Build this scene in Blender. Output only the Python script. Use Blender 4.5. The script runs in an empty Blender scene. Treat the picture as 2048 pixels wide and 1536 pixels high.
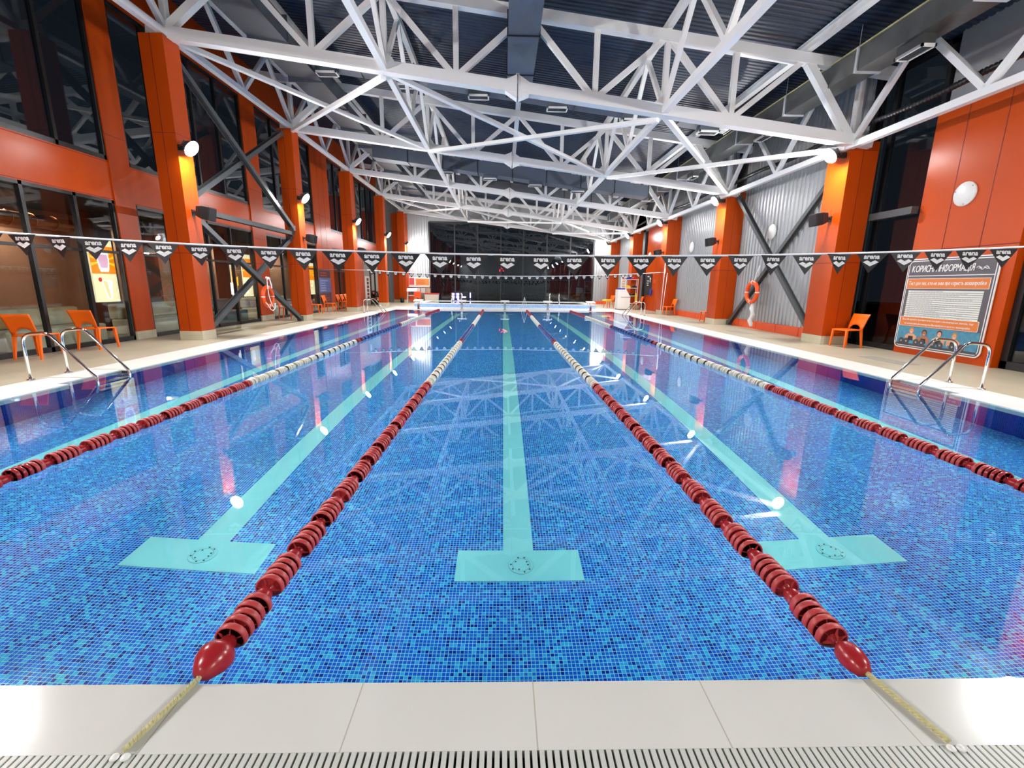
import bpy, math, random
from mathutils import Matrix, Vector
random.seed(7)
SC = bpy.context.scene
COL = SC.collection

# ------------------------------------------------------------------ camera, world, exposure
F, PITCH, YAW, ROLL, CAM = 905.3939, 0.2152, 0.0230, 0.0122, (-0.1455, -1.4033, 1.441)
_fw = Vector((math.sin(YAW)*math.cos(PITCH), math.cos(YAW)*math.cos(PITCH), -math.sin(PITCH)))
_r = Vector((math.cos(YAW), -math.sin(YAW), 0)); _u = _r.cross(_fw)
_r2 = _r*math.cos(ROLL) + _u*math.sin(ROLL); _u2 = _u*math.cos(ROLL) - _r*math.sin(ROLL)
_m = Matrix((_r2, _u2, -_fw)).transposed().to_4x4(); _m.translation = CAM
cam = bpy.data.cameras.new('camera'); camo = bpy.data.objects.new('camera', cam); COL.objects.link(camo)
camo.matrix_world = _m; cam.sensor_width = 36; cam.lens = F/2048*36; cam.clip_end = 200; cam.clip_start = 0.05
SC.camera = camo
w = bpy.data.worlds.new('night'); SC.world = w; w.use_nodes = True
w.node_tree.nodes['Background'].inputs[0].default_value = (0.0016, 0.0023, 0.0032, 1)
w.node_tree.nodes['Background'].inputs[1].default_value = 1.0
vs = SC.view_settings; vs.view_transform = 'Standard'; vs.look = 'None'; vs.gamma = 1; vs.use_curve_mapping = False
vs.exposure = 2.1
LAMP = 270.0          # radiance of each floodlight lens
CY = SC.cycles
CY.use_denoising = True; CY.max_bounces = 10; CY.diffuse_bounces = 4; CY.glossy_bounces = 5
CY.transmission_bounces = 8; CY.transparent_max_bounces = 14; CY.sample_clamp_indirect = 60

# ------------------------------------------------------------------ materials
def lin(r, g, b):
    return tuple(((c/255)/12.92 if c/255 <= 0.04045 else ((c/255+0.055)/1.055)**2.4) for c in (r, g, b))
class NT:
    def __init__(s, name):
        s.m = bpy.data.materials.new(name); s.m.use_nodes = True; s.t = s.m.node_tree
        s.b = s.t.nodes['Principled BSDF']; s.out = s.t.nodes['Material Output']
    def n(s, typ, **k):
        nd = s.t.nodes.new(typ)
        for a, v in k.items():
            if a[0] == 'i' and a[1:].isdigit(): nd.inputs[int(a[1:])].default_value = v
            else: setattr(nd, a, v)
        return nd
    def l(s, a, b): s.t.links.new(a, b)
    def math(s, op, a, b=None):
        nd = s.n('ShaderNodeMath', operation=op)
        for i, v in enumerate((a, b)):
            if v is None: continue
            if isinstance(v, (int, float)): nd.inputs[i].default_value = v
            else: s.l(v, nd.inputs[i])
        return nd.outputs[0]
    def mix(s, f, a, b):
        nd = s.n('ShaderNodeMix', data_type='RGBA')
        for i, v in ((0, f), (6, a), (7, b)):
            if isinstance(v, (int, float)): nd.inputs[i].default_value = v
            elif isinstance(v, tuple): nd.inputs[i].default_value = (*v, 1) if len(v) == 3 else v
            else: s.l(v, nd.inputs[i])
        return nd.outputs[2]
    def obj(s):
        return s.n('ShaderNodeTexCoord').outputs['Object']
    def xyz(s, v):
        nd = s.n('ShaderNodeSeparateXYZ'); s.l(v, nd.inputs[0]); return nd.outputs
def mat(name, rgb, rough=0.5, metal=0.0, noise=0.0, nscale=3.0, bump=0.0, spec=0.5, coat=0.0):
    t = NT(name); b = t.b; c = lin(*rgb)
    b.inputs['Base Color'].default_value = (*c, 1); b.inputs['Roughness'].default_value = rough
    b.inputs['Metallic'].default_value = metal; b.inputs['Specular IOR Level'].default_value = spec
    b.inputs['Coat Weight'].default_value = coat
    if noise or bump:
        nz = t.n('ShaderNodeTexNoise'); nz.inputs['Scale'].default_value = nscale; nz.inputs['Detail'].default_value = 4
        t.l(t.obj(), nz.inputs['Vector'])
        if noise:
            f = tuple(max(0, x*(1-noise)) for x in c); g = tuple(min(1, x*(1+noise)) for x in c)
            t.l(t.mix(nz.outputs['Fac'], f, g), b.inputs['Base Color'])
        if bump:
            bp = t.n('ShaderNodeBump'); bp.inputs['Strength'].default_value = bump; bp.inputs['Distance'].default_value = 0.01
            t.l(nz.outputs['Fac'], bp.inputs['Height']); t.l(bp.outputs[0], b.inputs['Normal'])
    return t.m
def emis(name, rgb, strength, base=None):
    t = NT(name); c = lin(*rgb)
    t.b.inputs['Base Color'].default_value = (*c, 1); t.b.inputs['Emission Color'].default_value = (*c, 1)
    t.b.inputs['Emission Strength'].default_value = strength; t.b.inputs['Roughness'].default_value = 0.4
    return t.m
def glass_mat(name, tint=(0.86, 0.9, 0.92), ior=1.5, wob=0.0):
    t = NT(name); t.t.nodes.remove(t.b)
    tr = t.n('ShaderNodeBsdfTransparent'); tr.inputs[0].default_value = (*tint, 1)
    gl = t.n('ShaderNodeBsdfGlossy'); gl.inputs['Roughness'].default_value = 0.0
    fr = t.n('ShaderNodeFresnel'); bf = t.n('ShaderNodeNewGeometry').outputs['Backfacing']
    t.l(t.math('ADD', ior, t.math('MULTIPLY', bf, 1/ior-ior)), fr.inputs[0])
    mx = t.n('ShaderNodeMixShader'); t.l(fr.outputs[0], mx.inputs[0]); t.l(tr.outputs[0], mx.inputs[1]); t.l(gl.outputs[0], mx.inputs[2])
    if wob:
        nz = t.n('ShaderNodeTexNoise'); nz.inputs['Scale'].default_value = 0.9; nz.inputs['Detail'].default_value = 1
        t.l(t.obj(), nz.inputs['Vector'])
        bp = t.n('ShaderNodeBump'); bp.inputs['Strength'].default_value = wob; bp.inputs['Distance'].default_value = 0.02
        t.l(nz.outputs['Fac'], bp.inputs['Height']); t.l(bp.outputs[0], gl.inputs['Normal'])
    t.l(mx.outputs[0], t.out.inputs[0]); return t.m
def water_mat():
    t = NT('pool_water'); b = t.b
    b.inputs['Base Color'].default_value = (0.70, 1.0, 1.0, 1); b.inputs['Roughness'].default_value = 0.0
    b.inputs['Transmission Weight'].default_value = 1.0; b.inputs['IOR'].default_value = 1.333
    nz = t.n('ShaderNodeTexNoise'); nz.inputs['Scale'].default_value = 1.1; nz.inputs['Detail'].default_value = 2.5
    t.l(t.obj(), nz.inputs['Vector'])
    mk = t.n('ShaderNodeTexNoise'); mk.inputs['Scale'].default_value = 0.25; mk.inputs['Detail'].default_value = 1
    t.l(t.obj(), mk.inputs['Vector'])
    amp = t.math('MULTIPLY', t.math('SUBTRACT', mk.outputs['Fac'], 0.35), 1.0)
    bp = t.n('ShaderNodeBump'); bp.inputs['Strength'].default_value = 0.10; bp.inputs['Distance'].default_value = 0.005
    t.l(t.math('MULTIPLY', nz.outputs['Fac'], amp), bp.inputs['Height']); t.l(bp.outputs[0], b.inputs['Normal'])
    return t.m
def mosaic(name, axes, p, cols, grout, gw=0.14, rough=0.25):
    """square glass mosaic: cols = [(threshold, rgb)...]"""
    t = NT(name); x = t.xyz(t.obj())
    u = t.math('DIVIDE', x[axes[0]], p); v = t.math('DIVIDE', x[axes[1]], p)
    cb = t.n('ShaderNodeCombineXYZ'); t.l(t.math('FLOOR', u), cb.inputs[0]); t.l(t.math('FLOOR', v), cb.inputs[1])
    wn = t.n('ShaderNodeTexWhiteNoise', noise_dimensions='2D'); t.l(cb.outputs[0], wn.inputs['Vector'])
    rp = t.n('ShaderNodeValToRGB'); rp.color_ramp.interpolation = 'CONSTANT'
    el = rp.color_ramp.elements
    for i, (th, c) in enumerate(cols):
        e = el[i] if i < 2 else el.new(th)
        e.position = th; e.color = (*lin(*c), 1)
    t.l(wn.outputs[0], rp.inputs[0])
    fu = t.math('FRACT', u); fv = t.math('FRACT', v)
    g = t.math('LESS_THAN', t.math('MINIMUM', fu, fv), gw)
    t.l(t.mix(g, rp.outputs[0], lin(*grout)), t.b.inputs['Base Color'])
    t.b.inputs['Roughness'].default_value = rough
    return t.m
def tiles(name, rgb, p, grout, gw, off=(0, 0), rough=0.35, noise=0.08, axes=(0, 1)):
    t = NT(name); x = t.xyz(t.obj()); c = lin(*rgb)
    u = t.math('DIVIDE', t.math('SUBTRACT', x[axes[0]], off[0]), p[0]); v = t.math('DIVIDE', t.math('SUBTRACT', x[axes[1]], off[1]), p[1])
    g = t.math('LESS_THAN', t.math('MINIMUM', t.math('MULTIPLY', t.math('FRACT', u), p[0]), t.math('MULTIPLY', t.math('FRACT', v), p[1])), gw)
    nz = t.n('ShaderNodeTexNoise'); nz.inputs['Scale'].default_value = 2.0; nz.inputs['Detail'].default_value = 5; t.l(t.obj(), nz.inputs['Vector'])
    base = t.mix(nz.outputs['Fac'], tuple(a*(1-noise) for a in c), tuple(min(1, a*(1+noise)) for a in c))
    t.l(t.mix(g, base, lin(*grout)), t.b.inputs['Base Color']); t.b.inputs['Roughness'].default_value = rough
    return t.m

M = dict(
    steel=mat('white_steel_paint', (242, 242, 241), 0.38),
    orange=mat('orange_panel', (194, 72, 8), 0.32, noise=0.05, nscale=1.5, spec=0.2),
    seam=mat('panel_seam', (120, 22, 6), 0.6),
    plastic=mat('orange_plastic', (255, 112, 12), 0.38),
    dark=mat('dark_frame', (24, 26, 30), 0.35),
    brace=mat('grey_steel_paint', (74, 78, 80), 0.3, noise=0.12, nscale=6),
    galv=mat('galvanised_sheet', (116, 118, 118), 0.4, metal=0.85, noise=0.15, nscale=5),
    duct=mat('painted_duct', (84, 94, 108), 0.5, noise=0.08, nscale=3),
    ductl=mat('grey_duct', (84, 88, 94), 0.5, noise=0.06, nscale=3),
    deck=mat('roof_deck_paint', (36, 52, 74), 0.45),
    corr=mat('corrugated_sheet', (166, 169, 171), 0.42, metal=0.15),
    chrome=mat('polished_steel', (225, 225, 225), 0.07, metal=1.0),
    white=mat('white_paint', (232, 232, 228), 0.4),
    grille=mat('vent_grille', (70, 74, 80), 0.6),
    black=mat('black_plastic', (22, 22, 24), 0.45),
    red=mat('red_float_plastic', (160, 34, 40), 0.25, noise=0.2, nscale=30),
    pink=mat('pink_lit_rim_and_print', (186, 66, 66), 0.4),  # float rims paler: the light catching them is put into the colour; also print
    wfl=mat('white_float_plastic', (226, 222, 205), 0.35),
    bfl=mat('blue_float_plastic', (44, 60, 130), 0.35),
    rope=mat('rope_fibre', (186, 180, 132), 0.8, noise=0.35, nscale=60),
    wrope=mat('white_rope', (240, 240, 242), 0.6),
    buoy=mat('lifebuoy_orange', (245, 84, 14), 0.42),
    pen=mat('black_pennant_fabric', (26, 25, 29), 0.55),
    lamp=emis('lamp_lens', (247, 247, 246), LAMP), lampfar=emis('dim_lamp_lens', (247, 247, 246), LAMP*0.85),
    water=water_mat(),
    glass=glass_mat('window_glass'), fglass=glass_mat('far_window_glass', (0.75, 0.8, 0.85), 1.55, 0.25),
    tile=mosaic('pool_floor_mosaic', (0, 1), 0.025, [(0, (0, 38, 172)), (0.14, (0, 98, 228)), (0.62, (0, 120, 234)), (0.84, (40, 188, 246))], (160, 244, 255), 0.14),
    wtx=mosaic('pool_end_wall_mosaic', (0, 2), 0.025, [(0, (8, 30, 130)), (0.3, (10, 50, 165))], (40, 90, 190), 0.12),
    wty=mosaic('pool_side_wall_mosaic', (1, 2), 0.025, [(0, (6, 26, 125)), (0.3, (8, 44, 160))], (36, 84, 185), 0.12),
    turq=mat('turquoise_lane_tile', (168, 253, 255), 0.35, noise=0.05, nscale=4),
    ptile=mosaic('pale_pool_mosaic', (0, 2), 0.06, [(0, (120, 165, 225)), (0.5, (140, 185, 235))], (200, 220, 240), 0.12),
    coping=tiles('coping_tile', (206, 206, 199), (0.625, 4.0), (176, 172, 158), 0.005, (-0.65, -2), 0.13, 0.03),
    copside=tiles('side_coping_tile', (232, 231, 225), (4.0, 0.6), (205, 202, 192), 0.004, (-6.25, 0), 0.3, 0.04),
    floor=tiles('deck_tile', (174, 164, 141), (0.6, 0.6), (188, 176, 150), 0.004, (0.0, 0.0), 0.42, 0.16),
    plinth=tiles('plinth_tile', (205, 198, 172), (0.27, 0.12), (178, 170, 146), 0.004, (0, 0), 0.4, 0.05, (1, 2)),
    slat=mat('white_grate_slat', (190, 192, 184), 0.45),
    gap=mat('drain_channel', (40, 42, 38), 0.8),
    cafe=mat('brown_plaster', (146, 108, 84), 0.8, noise=0.35, nscale=1.2),
    cafedk=mat('dark_brown_wood', (64, 38, 30), 0.5, noise=0.2, nscale=2),
    cafefl=mat('cafe_floor_tile', (150, 140, 120), 0.5),
    ceil2=mat('cafe_ceiling', (40, 36, 34), 0.8),
    sofa=mat('cream_upholstery', (206, 202, 170), 0.8), teal=mat('teal_upholstery', (86, 112, 118), 0.8), ochre=mat('ochre_upholstery', (176, 134, 66), 0.8),
    amber=mat('amber_lit_duct', (190, 120, 70), 0.35, metal=0.8, noise=0.3, nscale=8),  # plain metal duct, the orange light on it mixed into its colour
    grey=mat('board_grey', (88, 84, 90), 0.4), borange=mat('board_orange', (222, 122, 48), 0.45), paper=mat('board_paper', (226, 228, 222), 0.5),
    line=mat('board_line', (70, 70, 76), 0.6), faint=mat('board_faint_text', (170, 172, 172), 0.6), pblue=mat('photo_water', (70, 140, 170), 0.45, noise=0.45, nscale=14),
    skin=mat('photo_skin', (222, 160, 122), 0.6), skin2=mat('photo_tan_skin', (176, 112, 78), 0.6), hair=mat('photo_hair', (70, 44, 30), 0.6), hairb=mat('photo_light_hair', (168, 126, 84), 0.6),
    ltx=mat('lettering_white', (238, 238, 236), 0.5),
    bluebd=mat('blue_price_board', (92, 108, 168), 0.4), brownbd=mat('brown_price_board', (92, 48, 44), 0.4),
    lightor=emis('lit_poster_orange', (255, 140, 10), 0.24), lightcr=emis('lit_poster_cream', (240, 226, 176), 0.28), lightwh=emis('lit_poster_white', (255, 250, 235), 0.38),
    lightpk=emis('lit_poster_pink', (226, 170, 190), 0.26), lightpe=emis('lit_poster_peach', (252, 205, 140), 0.31), lightrd=emis('lit_poster_red', (226, 60, 30), 0.21),
    lightye=emis('lit_poster_yellow', (255, 200, 40), 0.28),
    warm=emis('cafe_lamp', (255, 226, 180), 9.0), neon=emis('red_neon', (255, 20, 40), 2.2), violet=emis('violet_sign', (170, 150, 255), 2.2),
    skirt=mat('orange_skirting', (226, 84, 30), 0.4),
    yellow=mat('yellow_foam', (245, 205, 40), 0.5), redlid=mat('red_lid', (200, 30, 34), 0.4), cream=mat('cream_bin', (214, 206, 188), 0.5),
    board=mat('chalkboard', (34, 36, 38), 0.6), wallgrey=mat('grey_wall', (150, 148, 142), 0.6), flatgrey=mat('plain_flat_grey', (150, 146, 134), 0.5),
    bag=mat('clear_plastic_bag', (225, 226, 226), 0.25), kraft=mat('pale_tile', (196, 180, 150), 0.5), blue=mat('blue_plastic', (40, 60, 170), 0.4),
    night=mat('night_ground', (20, 24, 30), 0.8), steel2=mat('lightgrey_steel', (200, 204, 208), 0.35),
)

# ------------------------------------------------------------------ mesh builder
class MB:
    def __init__(s): s.v = []; s.f = []; s.mi = []; s.sm = []
    def add(s, vs, fs, mi=0, smooth=False):
        o = len(s.v); s.v += [tuple(v) for v in vs]
        for f in fs: s.f.append(tuple(o+i for i in f)); s.mi.append(mi); s.sm.append(smooth)
        return s
    def box(s, a, b, mi=0):
        (x0, y0, z0), (x1, y1, z1) = [tuple(min(p, q) for p, q in zip(a, b)), tuple(max(p, q) for p, q in zip(a, b))]
        return s.add([(x0,y0,z0),(x1,y0,z0),(x1,y1,z0),(x0,y1,z0),(x0,y0,z1),(x1,y0,z1),(x1,y1,z1),(x0,y1,z1)],
                     [(0,3,2,1),(4,5,6,7),(0,1,5,4),(1,2,6,5),(2,3,7,6),(3,0,4,7)], mi)
    def hexa(s, lo, hi, mi=0):
        """lo, hi: 4 points each, counter-clockwise seen from above"""
        return s.add(list(lo)+list(hi), [(0,3,2,1),(4,5,6,7),(0,1,5,4),(1,2,6,5),(2,3,7,6),(3,0,4,7)], mi)
    def bar(s, p, q, w, h=None, up=(0,0,1), mi=0):
        h = h or w; p = Vector(p); q = Vector(q); d = (q-p).normalized(); up = Vector(up)
        if abs(d.dot(up)) > 0.98: up = Vector((0, 1, 0)) if abs(d.y) < 0.9 else Vector((1, 0, 0))
        r = d.cross(up).normalized(); u = r.cross(d)
        def ring(c): return [c - r*w/2 - u*h/2, c + r*w/2 - u*h/2, c + r*w/2 + u*h/2, c - r*w/2 + u*h/2]
        return s.add(ring(p)+ring(q), [(0,1,2,3),(7,6,5,4),(0,4,5,1),(1,5,6,2),(2,6,7,3),(3,7,4,0)], mi)
    def chan(s, p, q, w, h, t, up=(0,0,1), mi=0):
        """H-section bar"""
        p = Vector(p); q = Vector(q); d = (q-p).normalized(); up = Vector(up)
        r = d.cross(up).normalized(); u = r.cross(d)
        for k in (-1, 1): s.bar(p + u*k*(h-t)/2, q + u*k*(h-t)/2, w, t, u, mi)
        return s.bar(p, q, t, h-2*t, u, mi)
    def tube(s, pts, rad, n=8, closed=False, mi=0, cap=True):
        pts = [Vector(p) for p in pts]; N = len(pts); rs = rad if isinstance(rad, (list, tuple)) else [rad]*N
        tn = []
        for i in range(N):
            a = pts[i-1] if (i > 0 or closed) else pts[i]; b = pts[(i+1) % N] if (i < N-1 or closed) else pts[i]
            tn.append((b-a).normalized())
        ref = Vector((0,0,1)) if abs(tn[0].z) < 0.9 else Vector((1,0,0))
        nrm = tn[0].cross(ref).normalized(); vs = []
        for i in range(N):
            nrm = (nrm - tn[i]*nrm.dot(tn[i])).normalized(); bn = tn[i].cross(nrm)
            for k in range(n):
                a = 2*math.pi*k/n; vs.append(pts[i] + (nrm*math.cos(a) + bn*math.sin(a))*rs[i])
        fs = []
        for i in range(N if closed else N-1):
            j = (i+1) % N
            for k in range(n): fs.append((i*n+k, i*n+(k+1)%n, j*n+(k+1)%n, j*n+k))
        s.add(vs, fs, mi, True)
        if cap and not closed:
            o = len(s.v)-len(vs)
            s.f.append(tuple(o+k for k in reversed(range(n)))); s.mi.append(mi); s.sm.append(False)
            s.f.append(tuple(o+(N-1)*n+k for k in range(n))); s.mi.append(mi); s.sm.append(False)
        return s
    def lathe(s, prof, org=(0,0,0), axis='Z', n=20, mi=0, smooth=True):
        """prof: [(r, h)...] revolved about axis through org"""
        o = Vector(org); vs = []
        for r, h in prof:
            for k in range(n):
                a = 2*math.pi*k/n; c, d = r*math.cos(a), r*math.sin(a)
                vs.append(o + Vector({'Z': (c, d, h), 'Y': (c, h, -d), 'X': (h, c, d)}[axis]))
        fs = [(i*n+k, i*n+(k+1)%n, (i+1)*n+(k+1)%n, (i+1)*n+k) for i in range(len(prof)-1) for k in range(n)]
        s.add(vs, fs, mi, smooth); o2 = len(s.v)-len(vs)
        if prof[0][0] > 1e-4: s.f.append(tuple(o2+k for k in reversed(range(n)))); s.mi.append(mi); s.sm.append(False)
        if prof[-1][0] > 1e-4: s.f.append(tuple(o2+(len(prof)-1)*n+k for k in range(n))); s.mi.append(mi); s.sm.append(False)
        return s
    def prism(s, poly, fn, t0, t1, mi=0):
        """poly: 2-D outline; fn(u, v, t) -> point; extruded from t0 to t1"""
        n = len(poly); vs = [fn(u, v, t0) for u, v in poly] + [fn(u, v, t1) for u, v in poly]
        return s.add(vs, [tuple(reversed(range(n))), tuple(range(n, 2*n))] + [(k, (k+1)%n, n+(k+1)%n, n+k) for k in range(n)], mi)
    def torus(s, c, R, r, axis='X', n=36, m=12, mi=0):
        pts = []
        for k in range(n):
            a = 2*math.pi*k/n; x, y = R*math.cos(a), R*math.sin(a)
            pts.append(Vector(c) + Vector({'X': (0, x, y), 'Y': (x, 0, y), 'Z': (x, y, 0)}[axis]))
        return s.tube(pts, r, m, True, mi)
    def mesh(s, name, mats, off=(0,0,0)):
        me = bpy.data.meshes.new(name); ox, oy, oz = off
        me.from_pydata([(x-ox, y-oy, z-oz) for x, y, z in s.v], [], s.f)
        for m in (mats if isinstance(mats, (list, tuple)) else [mats]): me.materials.append(m)
        me.polygons.foreach_set('material_index', s.mi); me.polygons.foreach_set('use_smooth', s.sm)
        import bmesh
        bm = bmesh.new(); bm.from_mesh(me); bmesh.ops.recalc_face_normals(bm, faces=bm.faces); bm.to_mesh(me); bm.free()
        me.update(); return me
def worldloc(o):
    p = Vector((0,0,0))
    while o is not None: p += o.location; o = o.parent
    return p
def obj(name, mb, mats, parent=None, org=None, bev=0.0):
    """links mb (world coordinates, or coordinates of an unrotated parent chain) as one mesh object"""
    base = worldloc(parent) if parent else Vector((0,0,0))
    org = Vector(org) if org is not None else base
    me = mb.mesh(name, mats, org); o = bpy.data.objects.new(name, me); COL.objects.link(o)
    o.parent = parent; o.location = org - base
    if bev:
        md = o.modifiers.new('bevel', 'BEVEL'); md.width = bev; md.segments = 2; md.limit_method = 'ANGLE'
    return o
def tag(o, label=None, cat=None, group=None, kind=None):
    for k, v in (('label', label), ('category', cat), ('group', group), ('kind', kind)):
        if v: o[k] = v
    return o
def thing(name, label, cat, loc=(0,0,0), group=None, kind=None):
    o = bpy.data.objects.new(name, None); COL.objects.link(o); o.location = loc; o.empty_display_size = 0.2
    return tag(o, label, cat, group, kind)
def struct(name, mb, mats, parent=None):
    o = obj(name, mb, mats, parent)
    if parent is None: o['kind'] = 'structure'
    return o
KIDS = {}
def dup(root, loc, rotz=None, label=None, group=None):
    """a copy of a thing with copies of its parts and sub-parts"""
    if root.name not in KIDS:
        KIDS[root.name] = [(c, list(c.children)) for c in root.children]
    r = root.copy(); COL.objects.link(r); r.location = loc
    if rotz is not None: r.rotation_euler = (0, 0, rotz)
    if label: r['label'] = label
    if group: r['group'] = group
    for ch, gs in KIDS[root.name]:
        c = ch.copy(); COL.objects.link(c); c.parent = r
        for g in gs:
            d = g.copy(); COL.objects.link(d); d.parent = c
    return r
TXT = {}
def text_mesh(s, size, bold=0.0, align='LEFT', shear=0.0):
    """flat lettering as (verts, faces), baseline at y = 0"""
    c = bpy.data.curves.new('lettering', 'FONT'); c.body = s; c.size = size; c.offset = bold; c.align_x = align; c.shear = shear; c.resolution_u = 3
    o = bpy.data.objects.new('lettering', c); COL.objects.link(o)
    dg = bpy.context.evaluated_depsgraph_get(); dg.update()
    me = bpy.data.meshes.new_from_object(o.evaluated_get(dg))
    vs = [tuple(v.co) for v in me.vertices]; fs = [tuple(p.vertices) for p in me.polygons]
    bpy.data.objects.remove(o); bpy.data.curves.remove(c); bpy.data.meshes.remove(me)
    return vs, fs
SUBS = dict(zip('АВЕІЇКМНОРСТХаеіїорсухє', 'ABEIÏKMHOPCTXaeiïopcyxє')); SMALL = dict(zip('внкмт', 'BHKMT'))
def top(c): return max(v[1] for v in text_mesh(c, 1.0)[0])
def glyph(ch):
    if ch in TXT: return TXT[ch]
    if 'h' not in TXT: TXT['h'] = (top('x')/top('H'), top('H')/top('Б'), top('x')/top('и'))
    mir = ch in 'Яя'; src = SUBS.get(ch, ch); sc = 1.0
    if ch in SMALL: src = SMALL[ch]; sc = TXT['h'][0]
    elif mir: src = 'R'; sc = TXT['h'][0] if ch == 'я' else 1.0
    elif ch == 'Ф': src = 'O'
    elif ch == 'ь': src = 'b'
    elif src == ch and ord(ch) > 0x400: sc = TXT['h'][1] if ch.isupper() else TXT['h'][2]
    vs, fs = text_mesh(src, 1.0)
    if vs:
        x0 = min(v[0] for v in vs); x1 = max(v[0] for v in vs); wd = (x1-x0)*sc
        vs = [((x1-v[0] if mir else v[0]-x0)*sc, v[1]*sc) for v in vs]
        if ch == 'ь': vs = [(a, b*top('x')/top('b')) for a, b in vs]
        if ch == 'Ф':
            n = len(vs); H = max(v[1] for v in vs); vs += [(wd/2-0.04, -0.05), (wd/2+0.04, -0.05), (wd/2+0.04, H+0.05), (wd/2-0.04, H+0.05)]; fs = fs+[(n, n+1, n+2, n+3)]
    else: wd = 0.16
    TXT[ch] = (vs, fs, wd); return TXT[ch]
def cyr_text(mb, s, fn, u0, v0, width, height, bold=0.0, t=0.0, mi=0, shear=0.0):
    V, Fc, x = [], [], 0.0
    for ch in s:
        vs, fs, wd = glyph(ch)
        for j, dx in enumerate((-bold, 0, bold) if bold else (0,)):
            n = len(V); V += [(x+a+dx+b*shear, b, 0.0006*j) for a, b in vs]; Fc += [tuple(n+i for i in f_) for f_ in fs]
        x += wd+0.075
    x0 = min(v[0] for v in V); x1 = max(v[0] for v in V); cap = 0.70
    mb.add([fn(u0+(a-x0)/(x1-x0)*width, v0+b/cap*height, t+q) for a, b, q in V], Fc, mi)
def fit_text(mb, s, fn, u0, v0, width, height, bold=0.0, t=0.0, mi=0, shear=0.0):
    """lettering stretched into a box of width x height, left bottom at (u0, v0), mapped by fn(u, v, t)"""
    vs, fs = text_mesh(s, 1.0, bold, 'LEFT', shear)
    x0 = min(v[0] for v in vs); x1 = max(v[0] for v in vs); y0 = min(v[1] for v in vs); y1 = max(v[1] for v in vs)
    mb.add([fn(u0+(x-x0)/(x1-x0)*width, v0+(y-y0)/(y1-y0)*height, t) for x, y, z in vs], fs, mi)
def circle(cu, cv, r, n=20, ru=None):
    return [(cu+(ru or r)*math.cos(2*math.pi*k/n), cv+r*math.sin(2*math.pi*k/n)) for k in range(n)]
def rrect(u0, v0, u1, v1, r, n=6):
    pts = []
    for cu, cv, a0 in ((u1-r, v1-r, 0), (u0+r, v1-r, 90), (u0+r, v0+r, 180), (u1-r, v0+r, 270)):
        for k in range(n+1):
            a = math.radians(a0+90*k/n); pts.append((cu+r*math.cos(a), cv+r*math.sin(a)))
    return pts

# ------------------------------------------------------------------ key dimensions
FY = [4.15+6.2*i for i in range(6)]          # the roof frames along the hall
PW, PL, PD = 6.25, 25.0, 1.4                  # half width, length and depth of the pool
LX, RX, NY, EY = -9.25, 9.0, -11.0, 36.0       # left facade, right wall, near wall, far wall
def zb(x): return 5.93-0.12*x                 # bottom chord
def zt(x): return 7.47-0.12*x                 # top chord
def zroof(x): return 7.80-0.12*x

# ------------------------------------------------------------------ the setting
# deck floor round the pool (pool and raised pool left open)
f = MB()
f.box((-9.6, NY, -0.25), (-7.0, EY, 0.0)); f.box((7.0, NY, -0.25), (9.6, EY, 0.0))
f.box((-7.0, NY, -0.25), (7.0, -0.6, 0.0)); f.box((-7.0, 28.2, -0.25), (7.0, EY, 0.0))
struct('floor', f, M['floor'])
c = MB()
c.box((-7.0, -0.25, -0.3), (7.0, 0.004, 0.0))
struct('trim_1', c, M['coping'])
c = MB()
def coping_side(sx, ntch):
    ys = [0.0]
    for a, b in ntch: ys += [a, b]
    ys += [PL]
    for i in range(len(ys)-1):
        inn = PW if i % 2 == 0 else PW+0.16
        c.box((sx*7.0, ys[i], -0.3), (sx*(inn-0.006), ys[i+1], 0.004))
coping_side(-1, [(4.95, 6.05), (21.2, 22.2)]); coping_side(1, [(4.75, 5.75), (21.2, 22.2)])
struct('trim_2', c, M['copside'])
c = MB(); c.box((-7.0, PL-0.006, -0.3), (7.0, 28.2, 0.004))
struct('trim_3', c, M['copside'])
# pool basin
b = MB(); b.box((-PW-0.3, -0.1, -PD-0.1), (PW+0.3, PL+0.1, -PD)); struct('pool_floor', b, M['tile'])
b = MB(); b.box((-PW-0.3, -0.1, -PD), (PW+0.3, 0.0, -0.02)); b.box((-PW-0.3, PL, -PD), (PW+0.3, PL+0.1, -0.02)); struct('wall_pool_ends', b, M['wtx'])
b = MB()
for sx, nt in ((-1, [(4.95, 6.05), (21.2, 22.2)]), (1, [(4.75, 5.75), (21.2, 22.2)])):
    ys = [0.0] + [y for ab in nt for y in ab] + [PL]
    for i in range(len(ys)-1):
        inn = PW if i % 2 == 0 else PW+0.16
        b.box((sx*(PW+0.3), ys[i], -PD), (sx*inn, ys[i+1], -0.02))
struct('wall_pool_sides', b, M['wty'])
b = MB()
nx, ny = 1, 1
b.add([(-PW-0.2, -0.001, -0.006), (PW+0.2, -0.001, -0.006), (PW+0.2, PL+0.001, -0.006), (-PW-0.2, PL+0.001, -0.006)], [(0, 1, 2, 3)])
tag(struct('water', b, M['water']), kind='structure')
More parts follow.
